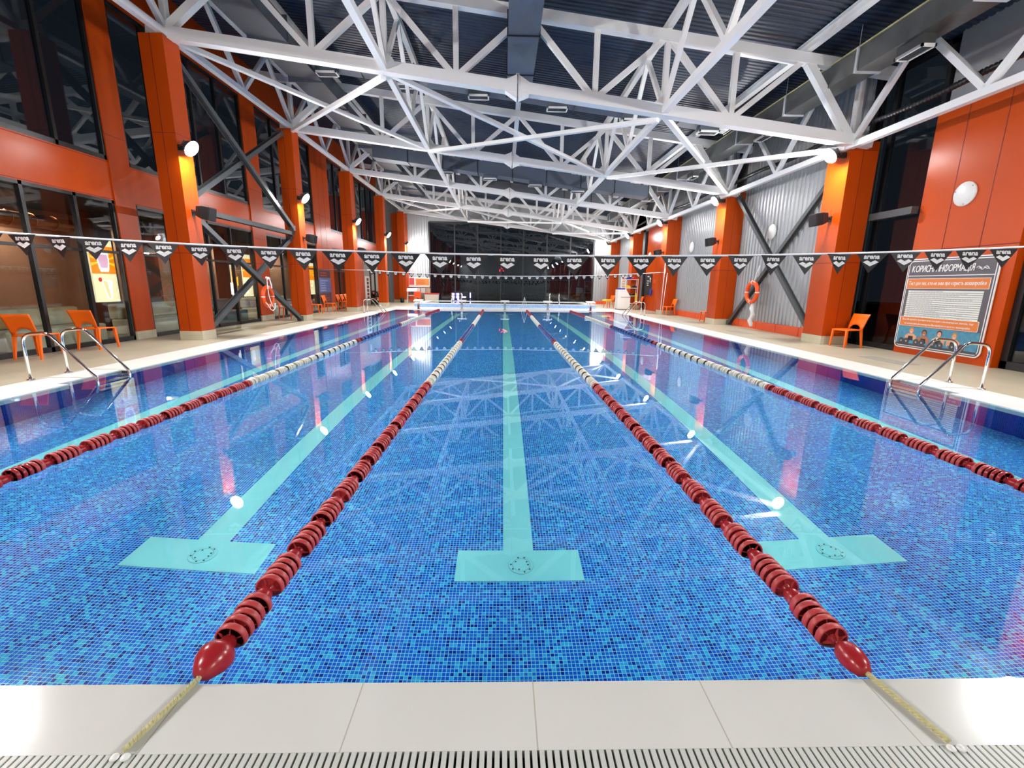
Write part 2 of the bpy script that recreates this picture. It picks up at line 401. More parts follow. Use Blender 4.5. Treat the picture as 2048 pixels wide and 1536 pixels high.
# lane markings on the pool floor and the drain rosettes in their cross bars
for i, x in enumerate((-5, -2.5, 0, 2.5, 5)):
    b = MB(); b.box((x-0.125, 2.0, -PD), (x+0.125, PL-2.0, -PD+0.004))
    b.box((x-0.5, 1.66, -PD), (x+0.5, 2.0, -PD+0.004)); b.box((x-0.5, PL-2.0, -PD), (x+0.5, PL-1.66, -PD+0.004))
    wh = ['along the left pool wall', 'left of the centre line', 'down the middle of the pool', 'right of the centre line', 'along the right pool wall'][i]
    ln = obj('lane_marking', b, M['turq'], org=(x, 1.66, -PD)); tag(ln, 'turquoise T-ended lane line on the pool floor, ' + wh, 'lane line', 'lane lines on the pool floor')
    d = MB(); d.lathe([(0.10, 0), (0.10, 0.004), (0.096, 0.006), (0.0, 0.007)], (x+0.02, 1.83, -PD+0.004), 'Z', 28)
    tag(obj('inlet_cover', d, M['turq'], org=(x+0.02, 1.83, -PD)), 'round inlet cover in the near crossbar of the line ' + wh, 'inlet cover', 'inlet covers in the lane crossbars')
    ic = bpy.context.scene.objects[-1] if False else None
    d = MB()
    for k in range(10):
        a = 2*math.pi*k/10+0.3*i; rr = 0.082 if k % 3 else 0.055
        d.lathe([(0.007, 0), (0.007, 0.002)], (x+0.02+rr*math.cos(a), 1.83+rr*math.sin(a), -PD+0.0105), 'Z', 8)
    for k in range(40):
        a = 2*math.pi*k/40
        d.box((x+0.02+0.07*math.cos(a)-0.002, 1.83+0.07*math.sin(a)-0.002, -PD+0.0095), (x+0.02+0.07*math.cos(a)+0.002, 1.83+0.07*math.sin(a)+0.002, -PD+0.0115))
    par = [o for o in COL.objects if o.name.startswith('inlet_cover')][-1]
    obj('screw_ring', d, M['grille'], par)

# overflow grate along the near edge
g = MB(); g.box((-7.0, -0.60, -0.3), (7.0, -0.25, -0.03), 1)
x = -6.98
while x < 7.0:
    g.box((x, -0.60, -0.03), (x+0.0155, -0.252, 0.002), 0); x += 0.0236
tag(obj('drain_grate', g, [M['slat'], M['gap']], org=(0, -0.4, -0.03)), 'white slatted overflow grate along the near pool edge', 'drain grate')

# ceiling: ribbed roof deck, ribs across the hall
cl = MB(); prof = []
y = NY
while y < EY+0.2:
    prof += [(y, 0), (y+0.075, 0), (y+0.09, 0.024), (y+0.135, 0.024)]; y += 0.15
n = len(prof)
vs = [(X, yy, zroof(X)+h) for X in (-9.6, 9.6) for yy, h in prof]
cl.add(vs, [(i, i+1, n+i+1, n+i) for i in range(n-1)])
cl.box((-9.6, NY, 9.3), (9.6, EY, 9.4))
struct('ceiling', cl, M['deck'])

# corrugated sheet helper: ribs run upwards
def corrugated(mb, axis, c0, a0, a1, z0, ztop, side, pitch=0.2, d=0.035, mi=0):
    """axis 'X': plane x = c0 over y; axis 'Y': plane y = c0 over x. side = +1/-1 towards the room."""
    pr = []; a = a0
    while a < a1-1e-6:
        for da, h in ((0, 0), (pitch*0.42, 0), (pitch*0.5, d), (pitch*0.92, d)):
            if a+da <= a1: pr.append((a+da, h))
        a += pitch
    pr.append((a1, 0)); n = len(pr)
    lo = [(c0+side*h, q, z0) if axis == 'X' else (q, c0+side*h, z0) for q, h in pr]
    hi = [(c0+side*h, q, ztop(c0)) if axis == 'X' else (q, c0+side*h, ztop(q)) for q, h in pr]
    mb.add(lo+hi, [(i, i+1, n+i+1, n+i) for i in range(n-1)], mi)

# right wall: corrugated bays, orange panel bay, glazed bays
rw = MB()
for a, b_ in ((10.9, 16.75), (17.5, 22.9), (32.4, 35.2)): corrugated(rw, 'X', RX+0.05, a, b_, 0.0, zroof, -1)
rw.box((9.36, NY, 5.2), (9.5, 9.12, 6.8)); rw.box((9.45, 11.0, 0), (9.55, 28.2, 6.8)); rw.box((9.36, 30.0, 0), (9.5, EY, 6.8))
rw.box((9.36, 23.7, 5.0), (9.5, 36, 6.8))
struct('wall_right', rw, M['corr'])
sk = MB(); q = 11.18
while q < 16.7: sk.box((8.93, q, 0), (9.04, min(q+1.14, 16.78), 0.27)); sk.box((8.92, min(q+1.14, 16.74), 0), (9.04, min(q+1.2, 16.78), 0.275)); q += 1.2
q = 17.55
while q < 22.8: sk.box((8.93, q, 0), (9.04, min(q+1.14, 22.92), 0.27)); sk.box((8.92, min(q+1.14, 22.9), 0), (9.04, min(q+1.2, 22.92), 0.275)); q += 1.2
struct('baseboard_right', sk, M['skirt'])
# orange information-board panel and the far orange wall panels
def panel_wall(name, x, y0, y1, z1, seams_y, seams_z, mats, depth=0.2, side=-1):
    p = MB(); p.box((x, y0, 0), (x-side*depth, y1, z1), 0)
    for s_ in seams_y: p.box((x+side*0.003, s_-0.008, 0), (x, s_+0.008, z1), 1)
    for s_ in seams_z: p.box((x+side*0.003, y0, s_-0.008), (x, y1, s_+0.008), 1)
    return struct(name, p, mats)
panel_wall('wall_right_orange_panel', 9.2, 6.95, 9.15, 5.11, (7.66, 8.44), (2.30,), [M['orange'], M['seam']], 0.22)
panel_wall('wall_right_chalkboard_panel', 9.0, 23.75, 28.2, 4.98, (24.9, 26.3), (2.3,), [M['orange'], M['seam']], 0.2)
# far wall with its window opening
fw = MB()
WIN = [(-5.95, 0.0), (7.12, 0.0), (7.12, 5.08), (-3.0, 6.16), (-5.95, 6.16)]
corrugated(fw, 'Y', EY, -9.5, -5.95, 0.0, zroof, -1); corrugated(fw, 'Y', EY, 7.12, 9.5, 0.0, zroof, -1)
def wintop(x): return 6.16 if x < -3.0 else 6.16-(x+3.0)*1.08/10.12
pr = [(-5.95+i*(13.07/40)) for i in range(41)]
fw.add([(x, EY, wintop(x)) for x in pr]+[(x, EY, zroof(x)) for x in pr], [(i, i+1, 41+i+1, 41+i) for i in range(40)])
struct('wall_far', fw, M['corr'])
sk = MB(); sk.box((7.15, EY-0.08, 0), (9.0, EY-0.03, 0.24)); struct('baseboard_far', sk, M['skirt'])
nw = MB(); nw.box((-9.6, NY-0.2, 0), (9.6, NY, 9.2)); struct('wall_near', nw, M['corr'])
# far window: frame, mullions, pane
wf = MB()
for i in range(len(WIN)):
    a, b_ = WIN[i], WIN[(i+1) % len(WIN)]
    wf.bar((a[0], EY-0.02, a[1]), (b_[0], EY-0.02, b_[1]), 0.12, 0.10, (0, 1, 0))
for x in (-3.95, -2.14, -0.30, 1.49, 3.36, 5.23): wf.bar((x, EY-0.02, 0), (x, EY-0.02, wintop(x)), 0.10, 0.07, (0, 1, 0))
wf.bar((-5.95, EY-0.02, 0.12), (7.12, EY-0.02, 0.12), 0.1, 0.2, (0, 0, 1))
wo = struct('window_1', wf, M['dark'])
pn = MB(); pn.prism(WIN, lambda u, v, t: (u, EY+t, v), 0.0, 0.015); obj('glass_pane', pn, M['fglass'], wo)

# left facade: orange bands, pilasters, eight windows
BAYS = [(3.9, 10.05), (10.65, 16.02), (16.95, 21.75), (23.85, 28.1)]
PIL = [(10.05, 10.65), (16.02, 16.95), (21.75, 23.85)]
lw = MB()
lw.box((LX-0.35, NY, 3.26), (LX, 33.3, 4.13), 0); lw.box((LX-0.35, NY, 7.7), (LX, EY, 9.2), 0)
lw.box((LX-0.35, NY, 0), (LX, 3.9, 9.2), 0); lw.box((LX-0.35, 28.1, 0), (LX, 29.4, 3.3), 0); lw.box((LX-0.35, 28.1, 4.1), (LX, 28.4, 7.8), 0)
for z in (3.285, 4.10): lw.box((LX, 3.9, z-0.006), (LX+0.004, 33.3, z+0.006), 1)
for a, b_ in PIL:
    lw.box((LX-0.12, a, 0), (LX+0.03, b_, 9.2), 0)
    ss = [a+0.7, a+1.4] if b_-a > 1.5 else []
    for s_ in ss: lw.box((LX+0.03, s_-0.007, 0.25), (LX+0.034, s_+0.007, 7.7), 1)
    for z in (2.1, 3.0, 4.7): lw.box((LX+0.03, a, z-0.006), (LX+0.034, b_, z+0.006), 1)
struct('wall_left', lw, [M['orange'], M['seam']])
pl = MB()
for a, b_ in PIL: pl.box((LX-0.2, a-0.01, 0), (LX+0.05, b_+0.01, 0.2))
struct('trim_4', pl, M['plinth'])
# grey sheet wall past the fourth column, with the dark doorway
lg = MB(); corrugated(lg, 'X', LX, 33.3, EY, 0, lambda x: 8.9, 1); lg.box((LX-0.1, 29.4, 2.25), (LX-0.01, 33.3, 3.27)); lg.box((LX-0.1, 29.4, 0), (LX, 30.6, 2.3)); lg.box((LX-0.1, 32.0, 0), (LX, 33.3, 2.3))
struct('wall_left_far', lg, M['wallgrey'])
lp = MB(); lp.box((-8.75, 35.45, 0.2), (-7.62, EY-0.05, 6.7)); struct('trim_5', lp, M['orange'])
lp = MB(); lp.box((-8.77, 35.43, 0), (-7.6, EY-0.05, 0.2)); struct('trim_6', lp, M['plinth'])
WN = [1]
def window(x, y0, y1, z0, z1, muls, trans, side, glass='glass', fr=0.07, dep=0.09, mulw=0.07):
    WN[0] += 1; m = MB(); s = -side
    xa, xb = x-s*0.0, x+s*dep
    m.box((xa, y0, z0), (xb, y0+fr, z1)); m.box((xa, y1-fr, z0), (xb, y1, z1)); m.box((xa, y0, z0), (xb, y1, z0+fr+0.03)); m.box((xa, y0, z1-fr), (xb, y1, z1))
    for q in muls: m.box((xa, q-mulw/2, z0), (xb, q+mulw/2, z1))
    for q in trans: m.box((xa+s*0.01, y0, q-0.03), (xb-s*0.01, y1, q+0.03))
    o = struct('window_%d' % WN[0], m, M['dark'])
    p = MB(); p.box((x+s*0.05, y0+fr/2, z0+fr/2), (x+s*0.062, y1-fr/2, z1-fr/2)); obj('glass_pane', p, M[glass], o)
    return o
MUL = [(4.75, 5.8, 6.85, 7.92, 9.03), (11.75, 13.45, 14.65), (18.2, 19.5, 20.7), (24.9, 26.0, 27.1)]
for (a, b_), mu in zip(BAYS, MUL):
    window(LX, a, b_, 0.0, 3.26, mu, (2.08,), 1)
    window(LX, a, b_, 4.13, 7.7, mu if a > 10 else (6.4, 8.86), (), 1)
window(LX, 28.4, 33.3, 4.13, 7.7, (29.6, 30.8, 32.0), (), 1)
# glazed bays of the right wall
window(9.34, 3.2, 6.93, 0.0, 5.2, (5.0,), (3.2,), -1, fr=0.12, mulw=0.1)
window(9.30, 9.17, 11.02, 0.0, 6.6, (10.52,), (), -1, fr=0.1, mulw=0.12)
window(9.30, 28.22, 29.0, 0.0, 4.98, (), (3.1,), -1)
window(9.10, 29.9, 32.4, 0.0, 4.98, (31.9,), (3.1,), -1, mulw=0.3)

# ------------------------------------------------------------------ outside and the cafe behind the left glass
o = MB(); o.box((-60, EY+0.5, -0.6), (60, 120, -0.5)); o.box((-60, NY, -0.6), (-13.2, 60, -0.5)); o.box((9.8, NY, -0.6), (60, 60, -0.5)); struct('ground_outside', o, M['night'])
cf = MB(); cf.box((-13.0, NY, -0.2), (-9.6, 29.4, 0.0)); struct('floor_cafe', cf, M['cafefl'])
cf = MB(); cf.box((-13.1, NY, 0), (-12.9, 29.4, 3.3)); cf.box((-12.95, NY-0.1, 0), (-9.6, NY+0.1, 3.3)); cf.box((-12.95, 29.3, 0), (-9.6, 29.5, 3.3))
cf.box((-12.9, 5.0, 0), (-12.6, 13.2, 2.7)); struct('wall_cafe', cf, M['cafe'])
cf = MB(); cf.box((-13.0, NY, 3.3), (-9.6, 29.4, 3.4)); struct('ceiling_cafe', cf, M['ceil2'])
DWIN = (30.6, 32.0)
dm = MB(); dm.box((LX-0.12, 30.6, 0), (LX+0.03, 30.68, 2.25)); dm.box((LX-0.12, 31.92, 0), (LX+0.03, 32.0, 2.25)); dm.box((LX-0.12, 30.6, 2.17), (LX+0.03, 32.0, 2.25))
do = struct('door_1', dm, M['dark'])
dd = MB(); dd.box((LX-0.1, 30.68, 0.01), (LX-0.05, 31.92, 2.17)); obj('door_leaf', dd, M['black'], do)
dd = MB(); dd.box((LX-0.05, 31.2, 0.95), (LX-0.04, 31.86, 2.1)); obj('notice', dd, M['wallgrey'], do)

# dark wood posts between the cafe and the windows
for i, (y, lb) in enumerate(((7.3, 'dark brown cafe post behind the two near orange chairs'), (12.3, 'dark brown cafe post behind the first left brace'), (14.0, 'dark brown cafe post beside the second lit poster'), (18.4, 'dark brown cafe post behind the second left column'), (26.2, 'dark brown cafe post behind the third left column'))):
    p = MB(); p.box((-12.0, y-0.28, 0), (-11.5, y+0.28, 3.3)); tag(obj('cafe_post', p, M['cafedk'], org=(-11.75, y, 0)), lb, 'post', 'posts inside the cafe')
p = MB(); p.tube([(-11.5, 4.5, 2.82), (-11.5, 11.3, 2.82)], 0.16, 14)
for k in range(12): p.torus((-11.5, 4.8+0.55*k, 2.82), 0.165, 0.012, 'Y', 16, 6)
tag(obj('cafe_duct', p, M['amber'], org=(-11.5, 8, 2.82)), 'copper-lit round duct under the cafe ceiling behind the near window', 'duct')
def sofa(y0, y1, x, col, lb):
    t = thing('sofa', lb, 'sofa', (x, (y0+y1)/2, 0), 'sofas inside the cafe')
    m = MB(); m.box((x-0.4, y0, 0.0), (x+0.4, y1, 0.42)); obj('seat', m, col, t, bev=0.04)
    m = MB(); m.box((x-0.45, y0, 0.42), (x-0.2, y1, 0.82)); obj('backrest', m, col, t, bev=0.05)
    m = MB(); m.box((x-0.15, y0+0.15, 0.43), (x-0.02, y0+0.6, 0.72)); obj('cushion', m, M['ochre'], t, bev=0.04)
sofa(3.8, 7.0, -10.2, M['sofa'], 'cream cafe sofa behind the nearest orange chair')
sofa(7.6, 9.9, -10.2, M['sofa'], 'cream cafe sofa below the lit milkshake poster')
sofa(11.0, 13.4, -10.2, M['sofa'], 'cream cafe sofa seen just past the first left column')
sofa(13.9, 16.2, -10.2, M['teal'], 'teal cafe sofa behind the left lifebuoy')
sofa(17.2, 20.6, -10.2, M['sofa'], 'cream cafe sofa behind the second left column')
def table(x, y, lb):
    t = thing('cafe_table', lb, 'table', (x, y, 0), 'tables inside the cafe')
    m = MB(); m.box((x-0.35, y-0.45, 0.72), (x+0.35, y+0.45, 0.76)); obj('table_top', m, M['cafedk'], t)
    m = MB(); m.bar((x, y, 0.03), (x, y, 0.72), 0.09); m.box((x-0.22, y-0.22, 0), (x+0.22, y+0.22, 0.03)); obj('leg', m, M['dark'], t)
table(-11.08, 6.2, 'dark cafe table behind the nearest orange chair'); table(-11.08, 8.6, 'dark cafe table behind the second orange chair'); table(-11.0, 12.2, 'dark cafe table behind the first left brace'); table(-11.0, 18.6, 'dark cafe table behind the second left column')
def pendant(x, y, z, lb, s=1.0):
    t = thing('cafe_lamp', lb, 'lamp', (x, y, z), 'cafe lamps')
    m = MB(); m.lathe([(0.03, 0.22), (0.20*s, 0.10), (0.27*s, 0.0), (0.25*s, 0.0), (0.18*s, 0.09), (0.02, 0.2)], (x, y, z), 'Z', 20); obj('shade', m, M['white'], t)
    m = MB(); m.lathe([(0.0, -0.05), (0.06, -0.03), (0.08, 0.04), (0.0, 0.1)], (x, y, z), 'Z', 12); obj('bulb', m, M['warm'], t)
    m = MB(); m.tube([(x, y, z+0.2), (x, y, 3.32)], 0.008, 6); obj('cord', m, M['black'], t)
pendant(-10.9, 13.0, 2.25, 'lit cafe pendant lamp seen between the first pilaster and first left column')
pendant(-10.9, 17.9, 2.6, 'small cafe pendant lamp above the second lit poster', 0.8)
pendant(-12.2, 6.0, 2.7, 'cafe pendant lamp behind the near window, past the duct', 0.8)
pendant(-11.6, 21.5, 2.6, 'cafe pendant lamp behind the third lit poster', 0.8)
for y in (1.0, 6.0, 10.0, 14.5, 19.5, 25.0):
    L = bpy.data.lights.new('cafe_light', 'SPOT'); L.energy = 62; L.spot_size = math.radians(165); L.spot_blend = 0.6; L.shadow_soft_size = 0.05; L.color = (1, 0.86, 0.66)
    lo = bpy.data.objects.new('cafe_light', L); COL.objects.link(lo); lo.location = (-11.9, y, 3.26)

# lit posters hung behind the glass
def LF(x, sgn):       # local (u to the reader's right, v up) on a wall x = const; sgn +1 faces +x
    return (lambda Y0: (lambda u, v, t: (x+sgn*t, Y0+sgn*u, v)))
def poster(y0, y1, z0, z1, kind, lb):
    t = thing('lit_poster', lb, 'poster', (-9.42, (y0+y1)/2, z0), 'lit posters behind the cafe glass')
    fn = LF(-9.42, 1)(y0); W = y1-y0; H = (z1-z0)
    m = MB(); m.box((-9.46, y0, z0), (-9.42, y1, z1)); obj('light_box', m, M['lightcr'], t)
    m = MB(); m.prism([(0, z0+H*0.46), (W, z0+H*0.46), (W, z0+H*0.90), (0, z0+H*0.90)], fn, 0.001, 0.003)
    for k in range(9):
        a = math.pi*k/8; cx, cz = W*0.5, z0+H*0.66
        pts = [(cx, cz)]
        for da in (-0.07, 0.07): pts.append((min(W-0.01, max(0.01, cx+0.6*math.cos(a+da))), min(z0+H*0.89, max(z0+H*0.47, cz-0.28+0.6*abs(math.sin(a+da))*0.9))))
        m.prism(pts, fn, 0.003, 0.004, 1)
    obj('orange_picture', m, [M['lightor'], M['lightye']], t)
    if kind == 0:
        m = MB(); c = W*0.52; zz = z0+H*0.49
        gl = [(c-0.10, zz), (c+0.10, zz), (c+0.13, zz+0.06), (c+0.17, zz+0.30), (c+0.15, zz+0.46), (c-0.15, zz+0.46), (c-0.17, zz+0.30), (c-0.13, zz+0.06)]
        m.prism(gl, fn, 0.004, 0.006); m.prism([(c+(u-c)*0.8, zz+0.09+(v-zz)*0.66) for u, v in gl], fn, 0.006, 0.008, 1); m.prism(circle(c-0.08, zz+0.46, 0.05, 12), fn, 0.008, 0.009, 2)
        obj('milkshake_glass', m, [M['lightwh'], M['lightpk'], M['lightrd']], t)
        m = MB(); zz = z0+H*0.05
        m.prism([(c-0.03, zz), (c+0.10, zz), (c+0.16, zz+0.42), (c-0.13, zz+0.44)], fn, 0.001, 0.003); m.prism([(c, zz+0.02), (c+0.06, zz+0.02), (c+0.02, zz+0.40), (c-0.10, zz+0.42)], fn, 0.003, 0.004, 1); m.prism(circle(c-0.16, zz+0.44, 0.05, 12), fn, 0.003, 0.005, 2)
        obj('cocktail', m, [M['lightwh'], M['lightpe'], M['lightrd']], t)
    else:
        m = MB(); c = W*0.6; zz = z0+H*0.08
        if kind == 1: m.prism([(c-0.2, zz+0.3), (c+0.18, zz+0.3), (c+0.2, zz+0.62), (c-0.05, zz+0.5)], fn, 0.001, 0.003); m.prism([(c-0.3, zz), (c-0.1, zz), (c-0.1, zz+0.4), (c-0.3, zz+0.4)], fn, 0.001, 0.003, 1)
        else:
            m.prism(circle(c-0.1, zz+0.3, 0.12, 18), fn, 0.001, 0.003); m.prism(circle(c-0.1, zz+0.3, 0.07, 18), fn, 0.003, 0.004, 1)
        obj('fruit_picture', m, [M['lightye'], M['lightwh']], t)
poster(9.32, 9.97, 0.94, 2.34, 0, 'lit poster of a pink milkshake and a cocktail behind the near left window')
poster(15.42, 16.0, 0.92, 2.40, 1, 'lit yellow poster behind the left glass beside the lifebuoy brace')
poster(14.72, 15.0, 0.92, 2.0, 1, 'narrow lit poster strip left of the mullion near the lifebuoy')
poster(21.0, 21.68, 0.88, 2.36, 2, 'lit yellow poster between the second and third left columns')

# red and violet lights seen through the far window
t = MB()
for k in range(14): t.lathe([(0, -0.06), (0.07, 0), (0, 0.06)], (0.0+random.uniform(-0.45, 0.45), 42+random.uniform(-0.2, 0.2), 2.85+random.uniform(-0.16, 0.16)), 'Z', 8)
t.bar((0.0, 42, -0.5), (0.0, 42, 2.8), 0.06, mi=1)
tag(obj('red_street_lights', t, [M['neon'], M['dark']], org=(0, 42, -0.5)), 'cluster of red lights outside the far window', 'lights')
t = MB()
for i, j in ((0, 0), (0, 1), (0, 2), (1, 1), (1, 2), (2, 0), (2, 1), (2, 2)): t.box((-4.55+0.22*i, 39, 0.02+0.24*j), (-4.38+0.22*i, 39.05, 0.22+0.24*j))
t.box((-3.75, 39, 0.3), (-3.65, 39.05, 0.62)); t.box((-3.75, 39, 0.3), (-3.35, 39.05, 0.42)); t.box((-3.0, 39, 0.3), (-2.92, 39.05, 0.75)); t.box((-3.0, 39, 0.02), (-2.92, 39.05, 0.14)); t.box((-4.6, 39.05, -0.5), (-2.8, 39.1, 0.9), 1)
tag(obj('violet_sign', t, [M['violet'], M['night']], org=(-3.7, 39, -0.5)), 'low violet lit sign outside, at the left of the far window', 'sign')

# ------------------------------------------------------------------ columns
ORD = ['nearest', 'first', 'second', 'third', 'fourth', 'last']
def column(xa, xb, y0, y1, top, side, lb):
    t = thing('column', lb, 'column', ((xa+xb)/2, (y0+y1)/2, 0), 'orange clad columns', 'thing')
    m = MB(); m.box((xa, y0, 0.22), (xb, y1, top), 0)
    xm = (xa+xb)/2 - 0.02
    m.box((xm-0.006, y0-0.003, 0.22), (xm+0.006, y0, top), 1)
    for z in (2.1, 4.75):
        if z < top: m.box((xa-0.003, y0-0.003, z-0.006), (xb+0.003, y1+0.003, z+0.006), 1)
    obj('cladding', m, [M['orange'], M['seam']], t)
    m = MB(); m.box((xa-0.012, y0-0.012, 0), (xb+0.012, y1+0.012, 0.22)); obj('plinth', m, M['plinth'], t)
for i, y in enumerate(FY):
    column(-8.18, -7.65, y-0.26, y+0.27, 6.75, 1, 'square orange column on the left deck, %s from the near end' % ORD[i])
    if i < 5: column(8.3, 9.0 if i != 4 else 8.93, y+0.05, y+0.83, 4.95, -1, 'wide orange column on the right deck, %s from the near end' % ORD[i])
    else: column(8.3, 9.0, y+0.05, y+0.8, 4.95, -1, 'wide orange column on the right deck in the far corner')

# ------------------------------------------------------------------ floodlights
def floodlight(x, y, z, s, lb, lens='lamp'):
    """s = +1 throws towards +x"""
    t = thing('floodlight', lb, 'floodlight', (x, y, z), 'floodlights on the columns')
    tilt = math.radians(36); R = Matrix.Rotation(s*tilt, 3, 'Y'); c = Vector((x, y, z))
    def P(a, b_, d): return tuple(c + R @ Vector((s*a, b_, d)))
    def hx(mb, a0, a1, hw0, hh0, hw1, hh1, mi=0):
        lo = [P(a0, -hw0, -hh0), P(a0, hw0, -hh0), P(a0, hw0, hh0), P(a0, -hw0, hh0)]; hi = [P(a1, -hw1, -hh1), P(a1, hw1, -hh1), P(a1, hw1, hh1), P(a1, -hw1, hh1)]
        mb.hexa(lo, hi, mi)
    def ring(a, r): return [P(a, r*math.cos(2*math.pi*k/20), r*math.sin(2*math.pi*k/20)) for k in range(20)]
    def drum(mb, st):
        n = 20; vs = [p for a, r in st for p in ring(a, r)]
        fs = [(i*n+k, i*n+(k+1)%n, (i+1)*n+(k+1)%n, (i+1)*n+k) for i in range(len(st)-1) for k in range(n)]
        mb.add(vs, fs+[tuple(reversed(range(n))), tuple((len(st)-1)*n+k for k in range(n))])
    m = MB(); drum(m, [(-0.16, 0.09), (-0.13, 0.12), (-0.02, 0.19), (-0.012, 0.19)])
    for k in range(-3, 4): m.hexa([P(-0.19, k*0.03-0.004, -0.07), P(-0.19, k*0.03+0.004, -0.07), P(-0.19, k*0.03+0.004, 0.07), P(-0.19, k*0.03-0.004, 0.07)], [P(-0.12, k*0.03-0.004, -0.08), P(-0.12, k*0.03+0.004, -0.08), P(-0.12, k*0.03+0.004, 0.08), P(-0.12, k*0.03-0.004, 0.08)])
    obj('housing', m, M['grille'], t)
    m = MB(); drum(m, [(-0.011, 0.178), (0.004, 0.178), (0.022, 0.165), (0.04, 0.12), (0.05, 0.05)]); obj('lens', m, M[lens], t)
    m = MB()
    for k in (-1, 1): m.bar(P(-0.06, k*0.2, 0), (x-s*0.16, y+k*0.2, z+0.02), 0.03, 0.012)
    m.bar((x-s*0.16, y-0.21, z+0.02), (x-s*0.16, y+0.21, z+0.02), 0.03, 0.03); m.box((x-s*0.15, y-0.05, z-0.04), (-7.652 if s > 0 else 8.302, y+0.05, z+0.08)); obj('bracket', m, M['dark'], t)
for k, y in enumerate((FY[0]-6.2, FY[0]-12.4)):  # columns out of view; their floodlights are added to brighten the near end
    nm = ('just behind the viewer', 'farthest behind the viewer')[k]
    for xa, xb, ya, yb, tp, sd in ((-8.18, -7.65, y-0.26, y+0.27, 6.75, 'left'), (8.3, 9.0, y+0.05, y+0.83, 4.95, 'right')):
        column(xa, xb, ya, yb, tp, 1, 'orange column on the %s deck %s' % (sd, nm))
    floodlight(-7.36, y-0.2, 4.43, 1, 'added unseen floodlight on the left column %s' % nm)
    floodlight(7.90, y+0.2, 4.64, -1, 'added unseen floodlight on the right column %s' % nm)
for i, y in enumerate(FY):
    floodlight(-7.36, y-0.2, 4.43, 1, 'glaring white floodlight on the %s left orange column' % ORD[i], 'lampfar' if i == 5 else 'lamp')
    floodlight(7.90, y+0.2, 4.64, -1, 'glaring white floodlight on the %s right orange column' % ORD[i], 'lampfar' if i == 5 else 'lamp')

# ------------------------------------------------------------------ loudspeakers
def speaker(x, y, z, s, lb):
    t = thing('loudspeaker', lb, 'speaker', (x, y, z), 'black loudspeakers on the columns')
    c = Vector((x, y, z)); dn = math.radians(10); R = Matrix.Rotation(s*dn, 3, 'Y')
    def P(a, b_, d): return tuple(c + R @ Vector((s*a, b_, d)))
    m = MB(); m.hexa([P(-0.14, -0.12, -0.10), P(-0.14, 0.12, -0.10), P(-0.14, 0.12, 0.12), P(-0.14, -0.12, 0.12)], [P(0.02, -0.16, -0.155), P(0.02, 0.16, -0.155), P(0.02, 0.16, 0.15), P(0.02, -0.16, 0.15)])
    m.hexa([P(0.02, -0.16, -0.155), P(0.02, 0.16, -0.155), P(0.02, 0.16, 0.15), P(0.02, -0.16, 0.15)], [P(0.19, -0.16, -0.165), P(0.19, 0.16, -0.165), P(0.19, 0.16, 0.15), P(0.19, -0.16, 0.15)]); obj('cabinet', m, M['black'], t, bev=0.012)
    m = MB(); m.hexa([P(0.19, -0.145, -0.15), P(0.19, 0.145, -0.15), P(0.19, 0.145, 0.135), P(0.19, -0.145, 0.135)], [P(0.20, -0.14, -0.145), P(0.20, 0.14, -0.145), P(0.20, 0.14, 0.13), P(0.20, -0.14, 0.13)]); obj('grille', m, M['dark'], t)
    m = MB(); m.bar(P(-0.14, 0, 0.0), (x-s*0.27, y, z), 0.05, 0.05); m.box((x-s*0.27, y-0.06, z-0.07), (x-s*0.255, y+0.06, z+0.07)); obj('wall_bracket', m, M['black'], t)
for i in (1, 2, 3):
    speaker(-7.38, FY[i], 3.06, 1, 'black loudspeaker on the %s left orange column' % ORD[i])
    speaker(8.03, FY[i]+0.4, 3.2, -1, 'black loudspeaker on the %s right orange column' % ORD[i])

